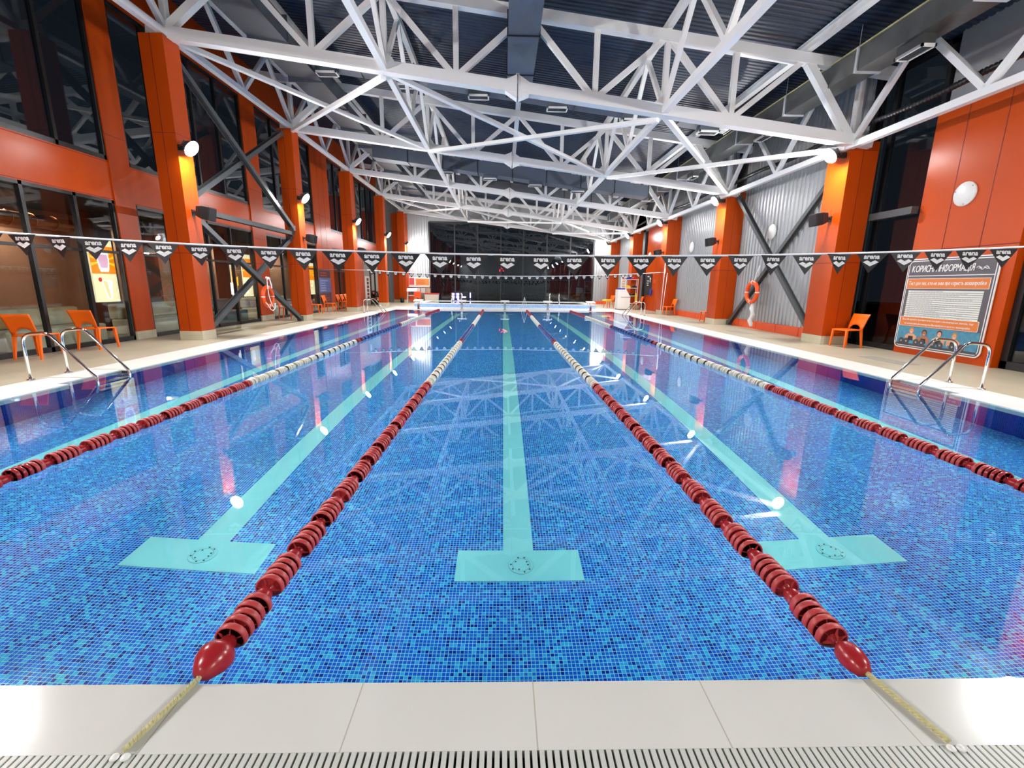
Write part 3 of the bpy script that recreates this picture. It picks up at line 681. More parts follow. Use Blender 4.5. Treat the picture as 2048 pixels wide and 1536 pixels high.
# ------------------------------------------------------------------ roof trusses across the hall
BN = (-4.5, -1.25, 1.98, 5.23); TN = (-6.1, -2.87, 0.36, 3.6, 6.85)
def truss(y, lb):
    t = thing('roof_truss', lb, 'roof truss', (-7.75, y, zb(-7.75)), 'white roof trusses across the hall')
    bc = MB(); bc.bar((-8.1, y, zb(-8.1)), (0.15, y, zb(0.15)), 0.24); bc.bar((0.19, y, zb(0.19)), (8.7, y, zb(8.7)), 0.24); obj('bottom_chord', bc, M['steel'], t)
    tc = MB(); tc.bar((-9.0, y, zt(-9.0)), (9.0, y, zt(9.0)), 0.2, 0.22); obj('top_chord', tc, M['steel'], t)
    fj = MB(); X = 0.17; z = zb(X)
    for dx in (-0.02, 0.02):
        fj.bar((X+dx, y, z-0.26), (X+dx, y, z+0.26), 0.3, 0.016, (1, 0, 0))
    for s in (-1, 1):
        for v in (-1, 1): fj.prism([(X+s*0.02, z+v*0.12), (X+s*0.30, z-s*0.03+v*0.11), (X+s*0.02, z+v*0.25)], lambda u, w_, q: (u, y+q, w_), -0.11, 0.11)
    obj('flange_joint', fj, M['steel'], t)
    for x in BN:
        m = MB(); m.bar((x, y, zb(x)+0.1), (x, y, zt(x)-0.08), 0.12, 0.12, (0, 1, 0)); obj('vertical', m, M['steel'], t)
    pairs = [(-7.75, -6.1, 1)] + [(b_, TN[k+j], 0) for k, b_ in enumerate(BN) for j in (0, 1)] + [(8.2, 6.85, 1)]
    for b_, a, e in pairs:
        w_ = 0.17 if e else 0.12; m = MB(); d = 0.14 if a > b_ else -0.14
        m.bar((b_+d*0.6, y, zb(b_)+0.1), (a-d*0.6, y, zt(a)-0.08), w_, w_, (0, 1, 0)); obj('diagonal', m, M['steel'], t)
    for x in (-2.88, 3.62):
        m = MB(); m.prism([(x-0.28, zb(x-0.28)+0.1), (x+0.28, zb(x+0.28)+0.1), (x+0.1, zb(x)+0.3), (x-0.1, zb(x)+0.3)], lambda u, w_, q: (u, y+q, w_), -0.01, 0.01); obj('gusset', m, M['steel'], t)
    return t
t0 = truss(FY[1], 'nearest sloping white roof truss, resting on the first pair of columns')
for i, lb in ((2, 'second sloping white roof truss from the near end'), (3, 'third sloping white roof truss from the near end'), (4, 'fourth sloping white roof truss from the near end'), (5, 'last sloping white roof truss, just before the far window')):
    dup(t0, (-7.75, FY[i], zb(-7.75)), None, lb)
# lengthwise trusses between the frames
def longtruss(x, zlo, zhi, y0, y1, lb, grp, webs=0.1, chord=0.14):
    t = thing('tie_truss', lb, 'tie truss', (x, y0, zlo), grp)
    m = MB(); m.bar((x, y0, zlo), (x, y1, zlo), chord, chord); obj('bottom_chord', m, M['steel'], t)
    m = MB(); m.bar((x, y0, zhi), (x, y1, zhi), chord, 0.16); obj('top_chord', m, M['steel'], t)
    L = y1-y0
    for a, b_ in ((0, 0.25), (0.5, 0.25), (0.5, 0.75), (1, 0.75)):
        m = MB(); m.bar((x, y0+a*L, zlo+0.05), (x, y0+b_*L, zhi-0.06), webs, webs, (1, 0, 0)); obj('diagonal', m, M['steel'], t)
    m = MB(); m.bar((x, y0+0.02, zlo), (x, y0+0.02, zhi), webs*1.2, webs*1.2, (1, 0, 0)); obj('vertical', m, M['steel'], t)
    return t
BAYN = ['near the camera', 'between the first and second roof trusses', 'between the second and third roof trusses', 'between the third and fourth roof trusses', 'between the fourth and last roof trusses']
for x, sd in ((-2.88, 'left of the centre duct'), (3.62, 'right of the centre duct')):
    pt = None
    for k in range(5):
        lb = 'white lengthwise tie truss %s, %s' % (sd, BAYN[k])
        if pt is None: pt = longtruss(x, zb(x)-0.02, zt(x)+0.24, FY[0], FY[1], lb, 'lengthwise tie trusses over the pool')
        else: dup(pt, (x, FY[k], zb(x)-0.02), None, lb)
for x, zlo, sd in ((-7.72, zb(-7.72)-0.02, 'left'), (8.28, zb(8.28)-0.1, 'right')):
    pt = None
    for k in range(5):
        lb = 'white edge truss above the %s columns, %s' % (sd, BAYN[k])
        if pt is None: pt = longtruss(x, zlo, zt(x)+0.12, FY[0], FY[1], lb, 'edge trusses above the columns', 0.11)
        else: dup(pt, (x, FY[k], zlo), None, lb)
# purlins
for x, lb in ((-6.1, 'white roof purlin nearest the left wall'), (0.36, 'white roof purlin above the centre duct'), (6.85, 'white roof purlin nearest the right wall')):
    m = MB(); m.chan((x, NY, zt(x)+0.22), (x, EY-0.1, zt(x)+0.22), 0.16, 0.2, 0.02); tag(obj('purlin', m, M['steel'], org=(x, NY, zt(x))), lb, 'purlin', 'roof purlins')
# flat cross bracing in the plane of the bottom chords
for bay, nm in ((1, 'first'), (4, 'last')):
    for xa, xb, sd in ((-7.7, -2.95, 'left'), (-2.8, 3.55, 'middle'), (3.7, 8.2, 'right')):
        for k, (p, q) in enumerate((((xa, FY[bay]), (xb, FY[bay+1])), ((xb, FY[bay]), (xa, FY[bay+1])))):
            dz = -0.06-0.09*k
            m = MB(); m.bar((p[0], p[1]+0.12, zb(p[0])+dz), (q[0], q[1]-0.12, zb(q[0])+dz), 0.13, 0.10)
            tag(obj('roof_brace', m, M['steel'], org=((p[0]+q[0])/2, (p[1]+q[1])/2, zb((p[0]+q[0])/2))), 'white diagonal brace in the %s braced roof bay, %s panel, running away to the %s' % (nm, sd, 'right' if k == 0 else 'left'), 'brace', 'flat roof braces')

# ------------------------------------------------------------------ ducts
def vent(t, c, lx, ly, h, s=None):
    x, y, z = c; fr = MB()
    fr.box((x-lx/2, y-ly/2, z), (x+lx/2, y-ly/2+0.035, z+0.05)); fr.box((x-lx/2, y+ly/2-0.035, z), (x+lx/2, y+ly/2, z+0.05))
    fr.box((x-lx/2, y-ly/2, z), (x-lx/2+0.035, y+ly/2, z+0.05)); fr.box((x+lx/2-0.035, y-ly/2, z), (x+lx/2, y+ly/2, z+0.05))
    o_ = obj('vent', fr, M['white'], t)
    g_ = MB(); g_.box((x-lx/2+0.03, y-ly/2+0.03, z+0.02), (x+lx/2-0.03, y+ly/2-0.03, z+0.03))
    k = x-lx/2+0.05
    while k < x+lx/2-0.04: g_.box((k, y-ly/2+0.03, z+0.012), (k+0.008, y+ly/2-0.03, z+0.02)); k += 0.03
    obj('vent_grille', g_, M['grille'], o_)
    n_ = MB(); n_.box((x-lx/2+0.02, y-ly/2+0.02, z+0.05), (x+lx/2-0.02, y+ly/2-0.02, z+h)); obj('vent_neck', n_, M['galv'] if s else M['duct'], o_)
# centre duct
t = thing('centre_duct', 'flat blue-grey duct running lengthwise over the middle of the pool', 'duct', (0.28, NY, 6.75))
x0, x1, zd, ze = -0.06, 0.62, 6.78, 7.25
y = NY; k = 0
while y < 13.2:
    y2 = min(y+1.9, 13.2); ym = (y+y2)/2; xm = (x0+x1)/2
    m = MB(); m.add([(x0, y, zd), (x1, y, zd), (x1, y2, zd), (x0, y2, zd), (xm, ym, zd-0.022)], [(0, 1, 4), (1, 2, 4), (2, 3, 4), (3, 0, 4)])
    m.add([(x0, y, zd), (x1, y, zd), (x1, y2, zd), (x0, y2, zd), (x0, y, ze), (x1, y, ze), (x1, y2, ze), (x0, y2, ze)], [(4, 5, 6, 7), (0, 1, 5, 4), (1, 2, 6, 5), (2, 3, 7, 6), (3, 0, 4, 7)])
    obj('duct_section', m, M['duct'], t)
    m = MB(); m.box((x0-0.025, y2-0.012, zd-0.025), (x1+0.025, y2+0.012, ze+0.02)); obj('flange', m, M['dark'], t); y = y2
# cross ducts
def crossduct(y, xa, xb, zc, h, d, vents, lb, mt):
    t = thing('cross_duct', lb, 'duct', ((xa+xb)/2, y, zc((xa+xb)/2)), 'ducts across the hall')
    n = 8; L = (xb-xa)/n
    for k in range(n):
        a, b_ = xa+k*L, xa+(k+1)*L
        m = MB(); m.hexa([(a, y-d/2, zc(a)-h/2), (b_, y-d/2, zc(b_)-h/2), (b_, y+d/2, zc(b_)-h/2), (a, y+d/2, zc(a)-h/2)], [(a, y-d/2, zc(a)+h/2), (b_, y-d/2, zc(b_)+h/2), (b_, y+d/2, zc(b_)+h/2), (a, y+d/2, zc(a)+h/2)]); obj('duct_section', m, mt, t)
        m = MB(); m.bar((b_, y-d/2-0.02, zc(b_)), (b_, y+d/2+0.02, zc(b_)), 0.025, h+0.04); obj('flange', m, M['dark'], t)
    for x in vents: vent(t, (x, y-0.02, zc(x)-h/2-0.16), 0.62, 0.34, 0.2)
    return t
crossduct(13.6, -5.9, 6.7, lambda x: 7.10-0.12*x, 0.38, 0.55, (-5.32, -3.03, -0.9, 1.45, 3.72, 6.06), 'grey cross duct with square vents between the first and second roof trusses', M['duct'])
crossduct(20.6, -5.9, 6.4, lambda x: 6.40-0.12*x, 0.5, 0.7, (-2.7, -0.75, 1.3, 3.25), 'dark cross duct with vents between the second and third roof trusses', M['duct'])
crossduct(26.2, -5.9, 6.4, lambda x: 6.9-0.12*x, 0.4, 0.6, (-4.0, -1.6, 0.9, 3.3), 'grey cross duct with vents between the third and fourth roof trusses', M['ductl'])
# left duct
t = thing('left_duct', 'wide grey duct under the roof along the left side', 'duct', (-6.4, NY, 7.7))
y = NY+0.05; k = 0
while y < 33.0:
    y2 = min(y+2.3, 33.0)
    m = MB(); m.hexa([(-6.75, y, 7.62), (-5.75, y, 7.5), (-5.75, y2, 7.5), (-6.75, y2, 7.62)], [(-6.75, y, 8.12), (-5.75, y, 8.0), (-5.75, y2, 8.0), (-6.75, y2, 8.12)]); obj('duct_section', m, M['ductl'], t)
    m = MB(); m.box((-6.78, y2-0.012, 7.47), (-5.72, y2+0.012, 8.13)); obj('flange', m, M['duct'], t); y = y2
# right duct
t = thing('right_duct', 'galvanised square duct with hanging vents along the right wall', 'duct', (7.7, NY, 6.0))
y = NY
while y < 33.0:
    y2 = min(y+2.55, 33.0)
    m = MB(); m.box((7.42, y, 6.02), (7.92, y2, 6.46)); obj('duct_section', m, M['galv'], t)
    m = MB(); m.box((7.39, y2-0.03, 5.99), (7.95, y2+0.03, 6.49)); m.bar((7.42, y2, 6.46), (7.42, y2, zroof(7.42)), 0.006); obj('flange', m, M['steel2'], t); y = y2
m = MB(); m.box((7.40, NY, 6.47), (7.44, 33, 6.50)); obj('cable_tray', m, M['rope'], t)
for y in (8.15, 13.25, 18.4, 23.5, 28.6): vent(t, (7.62, y, 5.80), 0.28, 0.62, 0.24, 1)
# dark hose along the right edge truss
m = MB(); pts = [(8.42, 2.0+0.5*k, 5.24+0.03*math.sin(k*0.8)) for k in range(67)]; m.tube(pts, 0.055, 8)
for k in range(0, 400): m.torus((8.42, 2.1+0.08*k, 5.24+0.03*math.sin(k*0.128)), 0.056, 0.008, 'Y', 8, 4)
tag(obj('flexible_hose', m, M['dark'], org=(8.42, 2, 5.24)), 'dark ribbed hose running along the right edge trusses', 'hose')

# ------------------------------------------------------------------ wall bracing
def wbrace(p, q, lb, x):
    m = MB(); m.chan(p, q, 0.13, 0.15, 0.022, (1, 0, 0))
    for e in (p, q): m.box((e[0]-0.08, e[1]-0.09, e[2]-0.09), (e[0]+0.08, e[1]+0.09, e[2]+0.09))
    tag(obj('steel_brace', m, M['brace'], org=p), lb, 'brace', 'steel wall braces')
bx, ya, yb = -7.92, FY[1]+0.37, FY[2]-0.36
wbrace((bx+0.06, ya, 6.5), (bx+0.06, yb, 3.38), 'upper left-wall brace falling from the first to the second column', bx)
wbrace((bx-0.08, ya, 3.4), (bx-0.08, yb, 6.55), 'upper left-wall brace rising from the first to the second column', bx)
wbrace((bx, ya, 3.2), (bx, yb, 3.2), 'level steel strut between the first two left columns', bx)
wbrace((bx+0.06, ya, 3.0), (bx+0.06, yb, 0.1), 'lower left-wall brace falling behind the lifebuoy towards the second column', bx)
wbrace((bx-0.08, ya, 0.1), (bx-0.08, yb, 3.0), 'lower left-wall brace rising behind the lifebuoy from the first column foot', bx)
wbrace((8.72, FY[1]+0.98, 0.1), (8.72, FY[2]-0.06, 4.72), 'dark right-wall brace rising towards the second column', 8.7)
wbrace((8.86, FY[1]+0.98, 4.72), (8.86, FY[2]-0.06, 0.1), 'dark right-wall brace falling towards the second column foot', 8.7)
m = MB(); m.bar((9.12, 9.2, 3.2), (9.12, 10.42, 3.2), 0.16, 0.16); tag(obj('steel_rail', m, M['brace'], org=(9.12, 9.8, 3.2)), 'grey steel rail across the dark glass left of the information panel', 'rail')

# ------------------------------------------------------------------ lifebuoys
def lifebuoy(x, y, z, R, r, s, lb):
    t = thing('lifebuoy', lb, 'lifebuoy', (x, y, z), 'orange lifebuoys')
    m = MB(); m.torus((x, y, z), R, r, 'X', 48, 14); obj('ring', m, M['buoy'], t)
    for k in range(4):
        a = math.radians(0+90*k); m = MB(); da = 0.11
        pts = [(x, y+R*math.cos(a+da*j/2), z+R*math.sin(a+da*j/2)) for j in (-1, 0, 1)]; m.tube(pts, r+0.004, 14, cap=False); obj('band', m, M['white'], t)
    return t
t = lifebuoy(-7.76, 13.72, 0.98, 0.30, 0.062, 1, 'orange lifebuoy with loose white rope hanging on the left brace')
m = MB(); m.tube([(-7.70, 13.66, 1.58), (-7.68, 13.60, 1.30), (-7.67, 13.62, 1.0), (-7.67, 13.75, 0.72), (-7.67, 13.86, 0.62)], 0.012, 6)
m.tube([(-7.70, 13.78, 1.58), (-7.68, 13.85, 1.35), (-7.67, 13.84, 1.24)], 0.022, 6)
m.tube([(-7.69, 13.42, 0.80), (-7.67, 13.5, 0.72), (-7.66, 13.62, 0.58), (-7.66, 13.76, 0.53), (-7.67, 13.92, 0.58), (-7.69, 14.0, 0.76)], 0.014, 6)
m.tube([(-7.70, 13.6+0.02*k, 1.56+0.03*math.sin(k*1.7)) for k in range(12)], 0.03, 6); obj('rope', m, M['wrope'], t)
t = lifebuoy(8.60, 14.62, 1.29, 0.335, 0.068, -1, 'orange lifebuoy hanging on the right brace')
m = MB(); m.tube([(8.6, 14.62, 1.62), (8.62, 14.5, 1.95), (8.66, 14.45, 2.2)], 0.010, 6); m.tube([(8.6, 14.62, 1.62), (8.62, 14.42, 1.9), (8.66, 14.42, 2.2)], 0.010, 6); obj('rope', m, M['wrope'], t)
m = MB()
m.tube([(8.62+0.02*math.sin(k*1.9), 14.5+0.05*math.sin(k*1.3), 0.95-0.105*k) for k in range(9)], [0.03, 0.07, 0.08, 0.06, 0.085, 0.06, 0.08, 0.075, 0.05], 9); tag(obj('rope_bag', m, M['bag'], org=(8.62, 14.5, 0.1)), 'white plastic-wrapped rope bundle hanging below the right lifebuoy', 'rope bundle')

# ------------------------------------------------------------------ round wall plates
def plate(x, y, z, r, s, lb, cord=0):
    t = thing('round_plate', lb, 'wall plate', (x, y, z), 'round white wall plates')
    m = MB(); m.lathe([(r, 0), (r, s*0.02), (r*0.94, s*0.035), (0.0, s*0.045)], (x, y, z), 'X', 36); obj('cover', m, M['white'], t)
    for k in range(3):
        a = math.radians(20+120*k); m = MB(); m.lathe([(0.008, s*0.03), (0.008, s*0.044)], (x, y+r*0.86*math.cos(a), z+r*0.86*math.sin(a)), 'X', 8); obj('screw', m, M['grille'], t)
    if cord: m = MB(); m.tube([(x+s*0.01, y, z-r), (x+s*0.01, y+0.03, z-r-cord*0.5), (x+s*0.01, y-0.02, z-r-cord)], 0.012, 6); obj('cable', m, M['wrope'], t)
plate(9.2, 8.17, 3.35, 0.235, -1, 'round white plate on the orange panel above the information board')
plate(9.0, 14.54, 3.31, 0.25, -1, 'round white plate on the ribbed wall above the right lifebuoy', 0.8)
plate(9.0, 21.2, 3.33, 0.25, -1, 'round white plate on the ribbed wall past the second right column')
plate(9.0, 27.6, 3.27, 0.26, -1, 'round white plate on the orange wall above the chalkboard')
plate(LX+0.02, 29.9, 2.9, 0.26, 1, 'round white plate on the left wall beside the fourth column')

# ------------------------------------------------------------------ pennant lines
def logo_mb(w):
    """white sports mark: word above three lozenges"""
    mb = MB(); fn = lambda u, v, q: (u, -0.004-q, v)
    fit_text(mb, 'arena', fn, -w*0.25, -w*0.195, w*0.5, w*0.12, 0.035)
    h = w*0.105; L = w*0.135
    for cu, cv in ((-w*0.125, -w*0.30), (w*0.125, -w*0.30), (0, -w*0.37)):
        pts = [(cu-L+0.004, cv), (cu, cv-h*0.66), (cu+L-0.004, cv), (cu, cv+h*0.62)]
        mb.prism(pts, fn, 0.0, 0.001)
    return mb
def pennants(y, xs, zc, xa, xb, rr, lb, wid=0.35, tip=0.235, thin=None):
    t = thing('pennant_line', lb, 'pennant line', (0, y, zc(0)), 'backstroke pennant lines')
    m = MB(); m.tube([(xa+(xb-xa)*k/60, y, zc(xa+(xb-xa)*k/60)) for k in range(61)], rr, 8); obj('rope', m, M['wrope'], t)
    if thin:
        for p, q in thin:
            m = MB(); m.tube([p, q], 0.006, 6); obj('cord', m, M['wrope'], t)
    pm = MB(); pm.prism([(-wid/2, 0), (wid/2, 0), (0, -tip)], lambda u, v, q: (u, q, v), -0.0015, 0.0015); me = pm.mesh('pennant', M['pen'])
    lm = logo_mb(wid).mesh('logo', M['ltx'])
    for x in xs:
        o_ = bpy.data.objects.new('pennant', me); COL.objects.link(o_); o_.parent = t; o_.location = (x, 0, zc(x)-zc(0)-rr*0.6)
        o_.rotation_euler = (math.radians(random.uniform(-7, 7)), 0, math.radians(random.uniform(-14, 14)))
        l_ = bpy.data.objects.new('logo', lm); COL.objects.link(l_); l_.parent = o_; l_['label'] = 'white brand mark on the pennant'
pennants(4.2, [-0.09+0.402*k for k in range(-17, 18)], lambda x: 1.79+0.0048*(x-0.1)**2, -7.66, 8.3, 0.011, 'near line of black pennants strung across the pool')
pennants(22.35, [0.03+0.40*k for k in range(-17, 18)], lambda x: 1.88+0.0044*(x)**2, -7.0, 7.95, 0.016, 'far line of small black pennants strung across the pool', 0.30, 0.22,
         [((-9.2, 22.35, 2.1), (-7.0, 22.35, 2.09)), ((7.95, 22.35, 2.16), (8.36, 22.78, 2.17))])

# ------------------------------------------------------------------ lane ropes
def float_mesh(kind, n=16):
    R = 0.064; t = 0.056; m = MB()
    if kind == 'r':      # cupped disc with a hub and vanes
        m.lathe([(0.012, -t*0.62), (0.016, -t*0.5), (R*0.5, -t*0.05), (R*0.86, -t*0.22)], (0, 0, 0), 'Y', n)
        m.lathe([(R*0.86, -t*0.22), (R*0.9, -t*0.34), (R, -t*0.26), (R, t*0.14), (R*0.9, t*0.26)], (0, 0, 0), 'Y', n, 1)
        m.lathe([(R*0.9, t*0.26), (R*0.45, t*0.2), (0.016, t*0.45), (0.012, t*0.5)], (0, 0, 0), 'Y', n)
        for k in range(6):
            a = math.pi*k/3; c, s = math.cos(a), math.sin(a)
            m.add([(0.012*c, -t*0.6, 0.012*s), (R*0.9*c, -t*0.32, R*0.9*s), (R*0.5*c, -t*0.03, R*0.5*s)], [(0, 1, 2)], 1)
    elif kind == 's':    # narrow spacer bead
        m.lathe([(0.012, -0.05), (0.030, -0.046), (0.038, -0.02), (0.040, 0.0), (0.033, 0.03), (0.02, 0.046), (0.012, 0.05)], (0, 0, 0), 'Y', n)
    elif kind == 'e':    # egg-shaped end float
        m.lathe([(0.010, -0.075), (0.028, -0.068), (0.046, -0.035), (0.052, 0.0), (0.046, 0.035), (0.026, 0.062), (0.010, 0.068)], (0, 0, 0), 'Y', n)
    else:                # end cone
        m.lathe([(0.012, -0.07), (0.036, -0.058), (0.064, -0.012), (0.070, 0.02), (0.06, 0.05), (0.034, 0.062), (0.032, 0.10), (0.012, 0.105)], (0, 0, 0), 'Y', n)
    return m
FM = {}
for k in 'rsec':
    for cn, mm in (('red', M['red']), ('wfl', M['wfl']), ('bfl', M['bfl'])):
        FM[k, cn] = float_mesh(k).mesh('float', [mm, M['pink'] if cn == 'red' else mm])
def rope_colour(y):
    return 'red' if y < 5 or y > 20 or 9.9 < y < 10.3 or 14.6 < y < 14.95 else ('bfl' if 10.3 <= y <= 14.6 else 'wfl')
ZF = 0.012
def lane_rope(x, y0, vis, first, lb, bow):
    t = thing('lane_rope', lb, 'lane rope', (x, 0, 0), 'floating lane ropes')
    xf = lambda y: x + bow*math.sin(math.pi*y/25)*0.05
    seq = []; y = 0.09
    seq.append((first, y)); y += 0.115 if first == 'e' else 0.13
    k = 0
    while y < 24.75:
        if k % 6 == 5: seq.append(('s', y+0.014)); y += 0.085
        else: seq.append(('r', y)); y += 0.046
        k += 1
    m = MB(); m.tube([(xf(y), y, ZF) for y in [0.0+0.5*j for j in range(51)]], 0.006, 6); obj('cable', m, M['rope'], t)
    sd = 1 if x < 0 else -1; m = MB()
    for ph in (0, 2*math.pi/3, 4*math.pi/3):
        pts = []
        for j in range(97):
            f_ = j/96; a_ = ph+f_*math.pi*15; pts.append((x-sd*0.062*(1-f_)+0.0052*math.cos(a_), -0.245+0.28*f_, 0.0125+0.0052*math.sin(a_)))
        m.tube(pts, 0.0054, 6)
    obj('anchor_rope', m, M['rope'], t)
    m = MB(); px = x-(1 if x < 0 else -1)*0.068; m.lathe([(0.011, 0), (0.014, 0.005), (0.009, 0.011), (0.0, 0.014)], (px-0.012, -0.262, 0.0), 'Z', 12); m.lathe([(0.011, 0), (0.014, 0.005), (0.009, 0.011), (0.0, 0.014)], (px+0.02, -0.262, 0.0), 'Z', 12); obj('anchor_hook', m, M['white'], t)
    vis_n = 0; rest = MB(); r_ = random.Random(int(x*10))
    low = {}
    for kind, y in seq:
        cn = rope_colour(y)
        if y >= vis and vis_n < 100:
            o_ = bpy.data.objects.new('float', FM[kind, cn]); COL.objects.link(o_); o_.parent = t
            o_.location = (xf(y)-x+r_.uniform(-0.004, 0.004), y, ZF+r_.uniform(-0.004, 0.003)); o_.rotation_euler = (r_.uniform(-0.05, 0.05), r_.uniform(0, 1.0), r_.uniform(-0.05, 0.05)); vis_n += 1
        else:
            if (kind, cn) not in low:
                lm = float_mesh(kind, 10); low[kind, cn] = lm
            lm = low[kind, cn]; mi = {'red': 0, 'wfl': 1, 'bfl': 2}[cn]
            o0 = len(rest.v); rest.v += [(vx+xf(y), vy+y, vz+ZF) for vx, vy, vz in lm.v]
            rest.f += [tuple(o0+i for i in f_) for f_ in lm.f]; rest.mi += [mi]*len(lm.f); rest.sm += lm.sm
    o_ = obj('float_run', rest, [M['red'], M['wfl'], M['bfl']], t); o_['kind'] = 'stuff'
lane_rope(-3.75, 0, 1.9, 'c', 'outermost left floating lane rope, red then white, leaving the picture at the left edge', -1)
lane_rope(-1.25, 0, 0, 'c', 'lane rope left of the centre line, red near floats ending in a cone float', 1)
lane_rope(1.25, 0, 0, 'e', 'lane rope right of the centre line, red near floats ending in an egg float', -1)
lane_rope(3.75, 0, 1.9, 'c', 'outermost right floating lane rope, red then white, leaving the picture at the right edge', 1)

# ------------------------------------------------------------------ pool ladders
def fillet(P, R_):
    out = [P[0]]
    for i in range(1, len(P)-1):
        a, b, c = Vector(P[i-1]), Vector(P[i]), Vector(P[i+1]); u = (a-b).normalized(); v = (c-b).normalized()
        ang = math.acos(max(-1, min(1, u.dot(v)))); d = min(R_[i]/math.tan(ang/2), (a-b).length*0.49, (c-b).length*0.49)
        p0, p1 = b+u*d, b+v*d
        for k in range(9):
            f_ = k/8; out.append(tuple((p0*(1-f_)+b*f_)*(1-f_) + (b*(1-f_)+p1*f_)*f_))
    return out+[P[-1]]
def pool_ladder(s, xw, y0, y1, lb, zoff=0.0, small=False, grp='chrome pool ladders'):
    """s = -1 left side, +1 right side; water edge at s*xw"""
    t = thing('pool_ladder', lb, 'pool ladder', (s*(xw+0.55), (y0+y1)/2, zoff), grp)
    xb = xw+0.74; rad = 0.021
    for y in (y0, y1):
        prof = [(xb, 0), (xb, 0.67), (xb-0.36, 0.70), (xw-0.20, 0.06), (xw-0.215, -0.12), (xw-0.17, -0.86), (xw-0.05, -1.0), (xw+0.02, -1.0)]
        pts = [(s*a, y, zoff+z) for a, z in fillet(prof, [0, 0.16, 0.14, 0.05, 0.05, 0.06, 0.04, 0])]
        m = MB(); m.tube(pts, rad, 12); obj('rail', m, M['chrome'], t)
        m = MB(); m.lathe([(0.05, 0), (0.05, 0.006), (0.03, 0.014), (0.022, 0.016)], (s*xb, y, zoff+0.012), 'Z', 20); obj('base_flange', m, M['chrome'], t)
    if not small:
        for z in (-0.2, -0.47, -0.74):
            m = MB(); m.box((s*(xw-0.24), y0, z), (s*(xw-0.14), y1, z+0.025)); obj('tread', m, M['chrome'], t)
pool_ladder(-1, 6.25, 5.18, 5.76, 'chrome pool ladder on the left edge in front of the near orange chairs')
pool_ladder(1, 6.25, 5.02, 5.52, 'chrome pool ladder on the right edge in front of the information board')
pool_ladder(-1, 6.25, 21.4, 22.0, 'chrome pool ladder on the far part of the left edge')
pool_ladder(1, 6.25, 21.4, 22.0, 'chrome pool ladder on the far part of the right edge')

# ------------------------------------------------------------------ raised paddling pool and starting blocks
t = thing('paddling_pool', 'raised paddling pool with pale blue tiled side below the far window', 'pool', (0, 30.8, 0), None, 'thing')
m = MB(); m.box((-5.8, 28.2, 0.0), (5.9, 28.4, 0.21)); m.box((-5.8, 33.2, 0.0), (5.9, 33.4, 0.21)); m.box((-5.8, 28.4, 0.0), (-5.6, 33.2, 0.21)); m.box((5.7, 28.4, 0.0), (5.9, 33.2, 0.21)); m.box((-5.6, 28.4, 0.0), (5.7, 33.2, 0.02)); obj('tiled_side', m, M['ptile'], t)
m = MB(); m.box((-5.85, 28.15, 0.21), (5.95, 28.75, 0.24)); m.box((-5.85, 33.0, 0.21), (5.95, 33.45, 0.24)); m.box((-5.85, 28.75, 0.21), (-5.3, 33.0, 0.24)); m.box((5.4, 28.75, 0.21), (5.95, 33.0, 0.24)); obj('rim', m, M['copside'], t)
m = MB(); m.box((-5.3, 28.75, 0.2), (5.4, 33.0, 0.205)); obj('water_surface', m, M['water'], t)
def wl(y0, x, lb):
    t = thing('pool_ladder', lb, 'pool ladder', (x, y0, 0.24), 'chrome pool ladders')
    for dx in (0, 0.62):
        m = MB(); m.tube([(x+dx, y0+0.5, 0.24), (x+dx, y0+0.5, 0.78)]+[(x+dx, y0+0.5-0.14+0.14*math.cos(math.pi*k/8), 0.78+0.14*math.sin(math.pi*k/8)) for k in range(1, 8)]+[(x+dx, y0+0.22, 0.72), (x+dx, y0+0.05, 0.1)], 0.024, 8); obj('rail', m, M['chrome'], t)
wl(28.4, -3.45, 'chrome handrails at the left end of the paddling pool'); wl(28.4, 2.95, 'chrome handrails at the right end of the paddling pool')
bl0 = thing('starting_block', 'starting block at the far end of the outermost left lane', 'starting block', (-5, 25.25, 0.012), 'starting blocks')
def P_(mb, nm, mt): obj(nm, mb, mt, bl0)
bx_, by_ = -5.0, 25.25
m = MB(); m.box((bx_-0.06, by_, 0.012), (bx_+0.06, by_+0.12, 0.46)); P_(m, 'post', M['chrome'])
m = MB(); m.box((bx_-0.12, by_-0.06, 0.012), (bx_+0.12, by_+0.2, 0.024)); P_(m, 'base_plate', M['chrome'])
m = MB(); m.hexa([(bx_-0.25, by_-0.2, 0.46), (bx_+0.25, by_-0.2, 0.46), (bx_+0.25, by_+0.35, 0.52), (bx_-0.25, by_+0.35, 0.52)], [(bx_-0.25, by_-0.2, 0.50), (bx_+0.25, by_-0.2, 0.50), (bx_+0.25, by_+0.35, 0.56), (bx_-0.25, by_+0.35, 0.56)]); P_(m, 'platform', M['white'])
m = MB(); m.tube([(bx_-0.22, by_-0.15, 0.46), (bx_-0.22, by_-0.18, 0.30), (bx_+0.22, by_-0.18, 0.30), (bx_+0.22, by_-0.15, 0.46)], 0.014, 8); P_(m, 'backstroke_handle', M['chrome'])
for x, lb in ((-2.5, 'starting block left of the middle block'), (0, 'middle starting block, in line with the centre lane line'), (2.5, 'starting block right of the middle block'), (5, 'starting block at the far end of the outermost right lane')):
    dup(bl0, (x, 25.25, 0.012), None, lb)
m = MB(); m.bar((0.95, 25.6, 0.012), (1.15, 25.62, 0.75), 0.02); m.bar((1.35, 25.6, 0.012), (1.15, 25.62, 0.75), 0.02); m.bar((1.15, 26.0, 0.012), (1.15, 25.62, 0.75), 0.02)
tag(obj('tripod_stand', m, M['steel2'], org=(1.15, 25.7, 0)), 'thin tripod stand on the far coping between two starting blocks', 'stand')

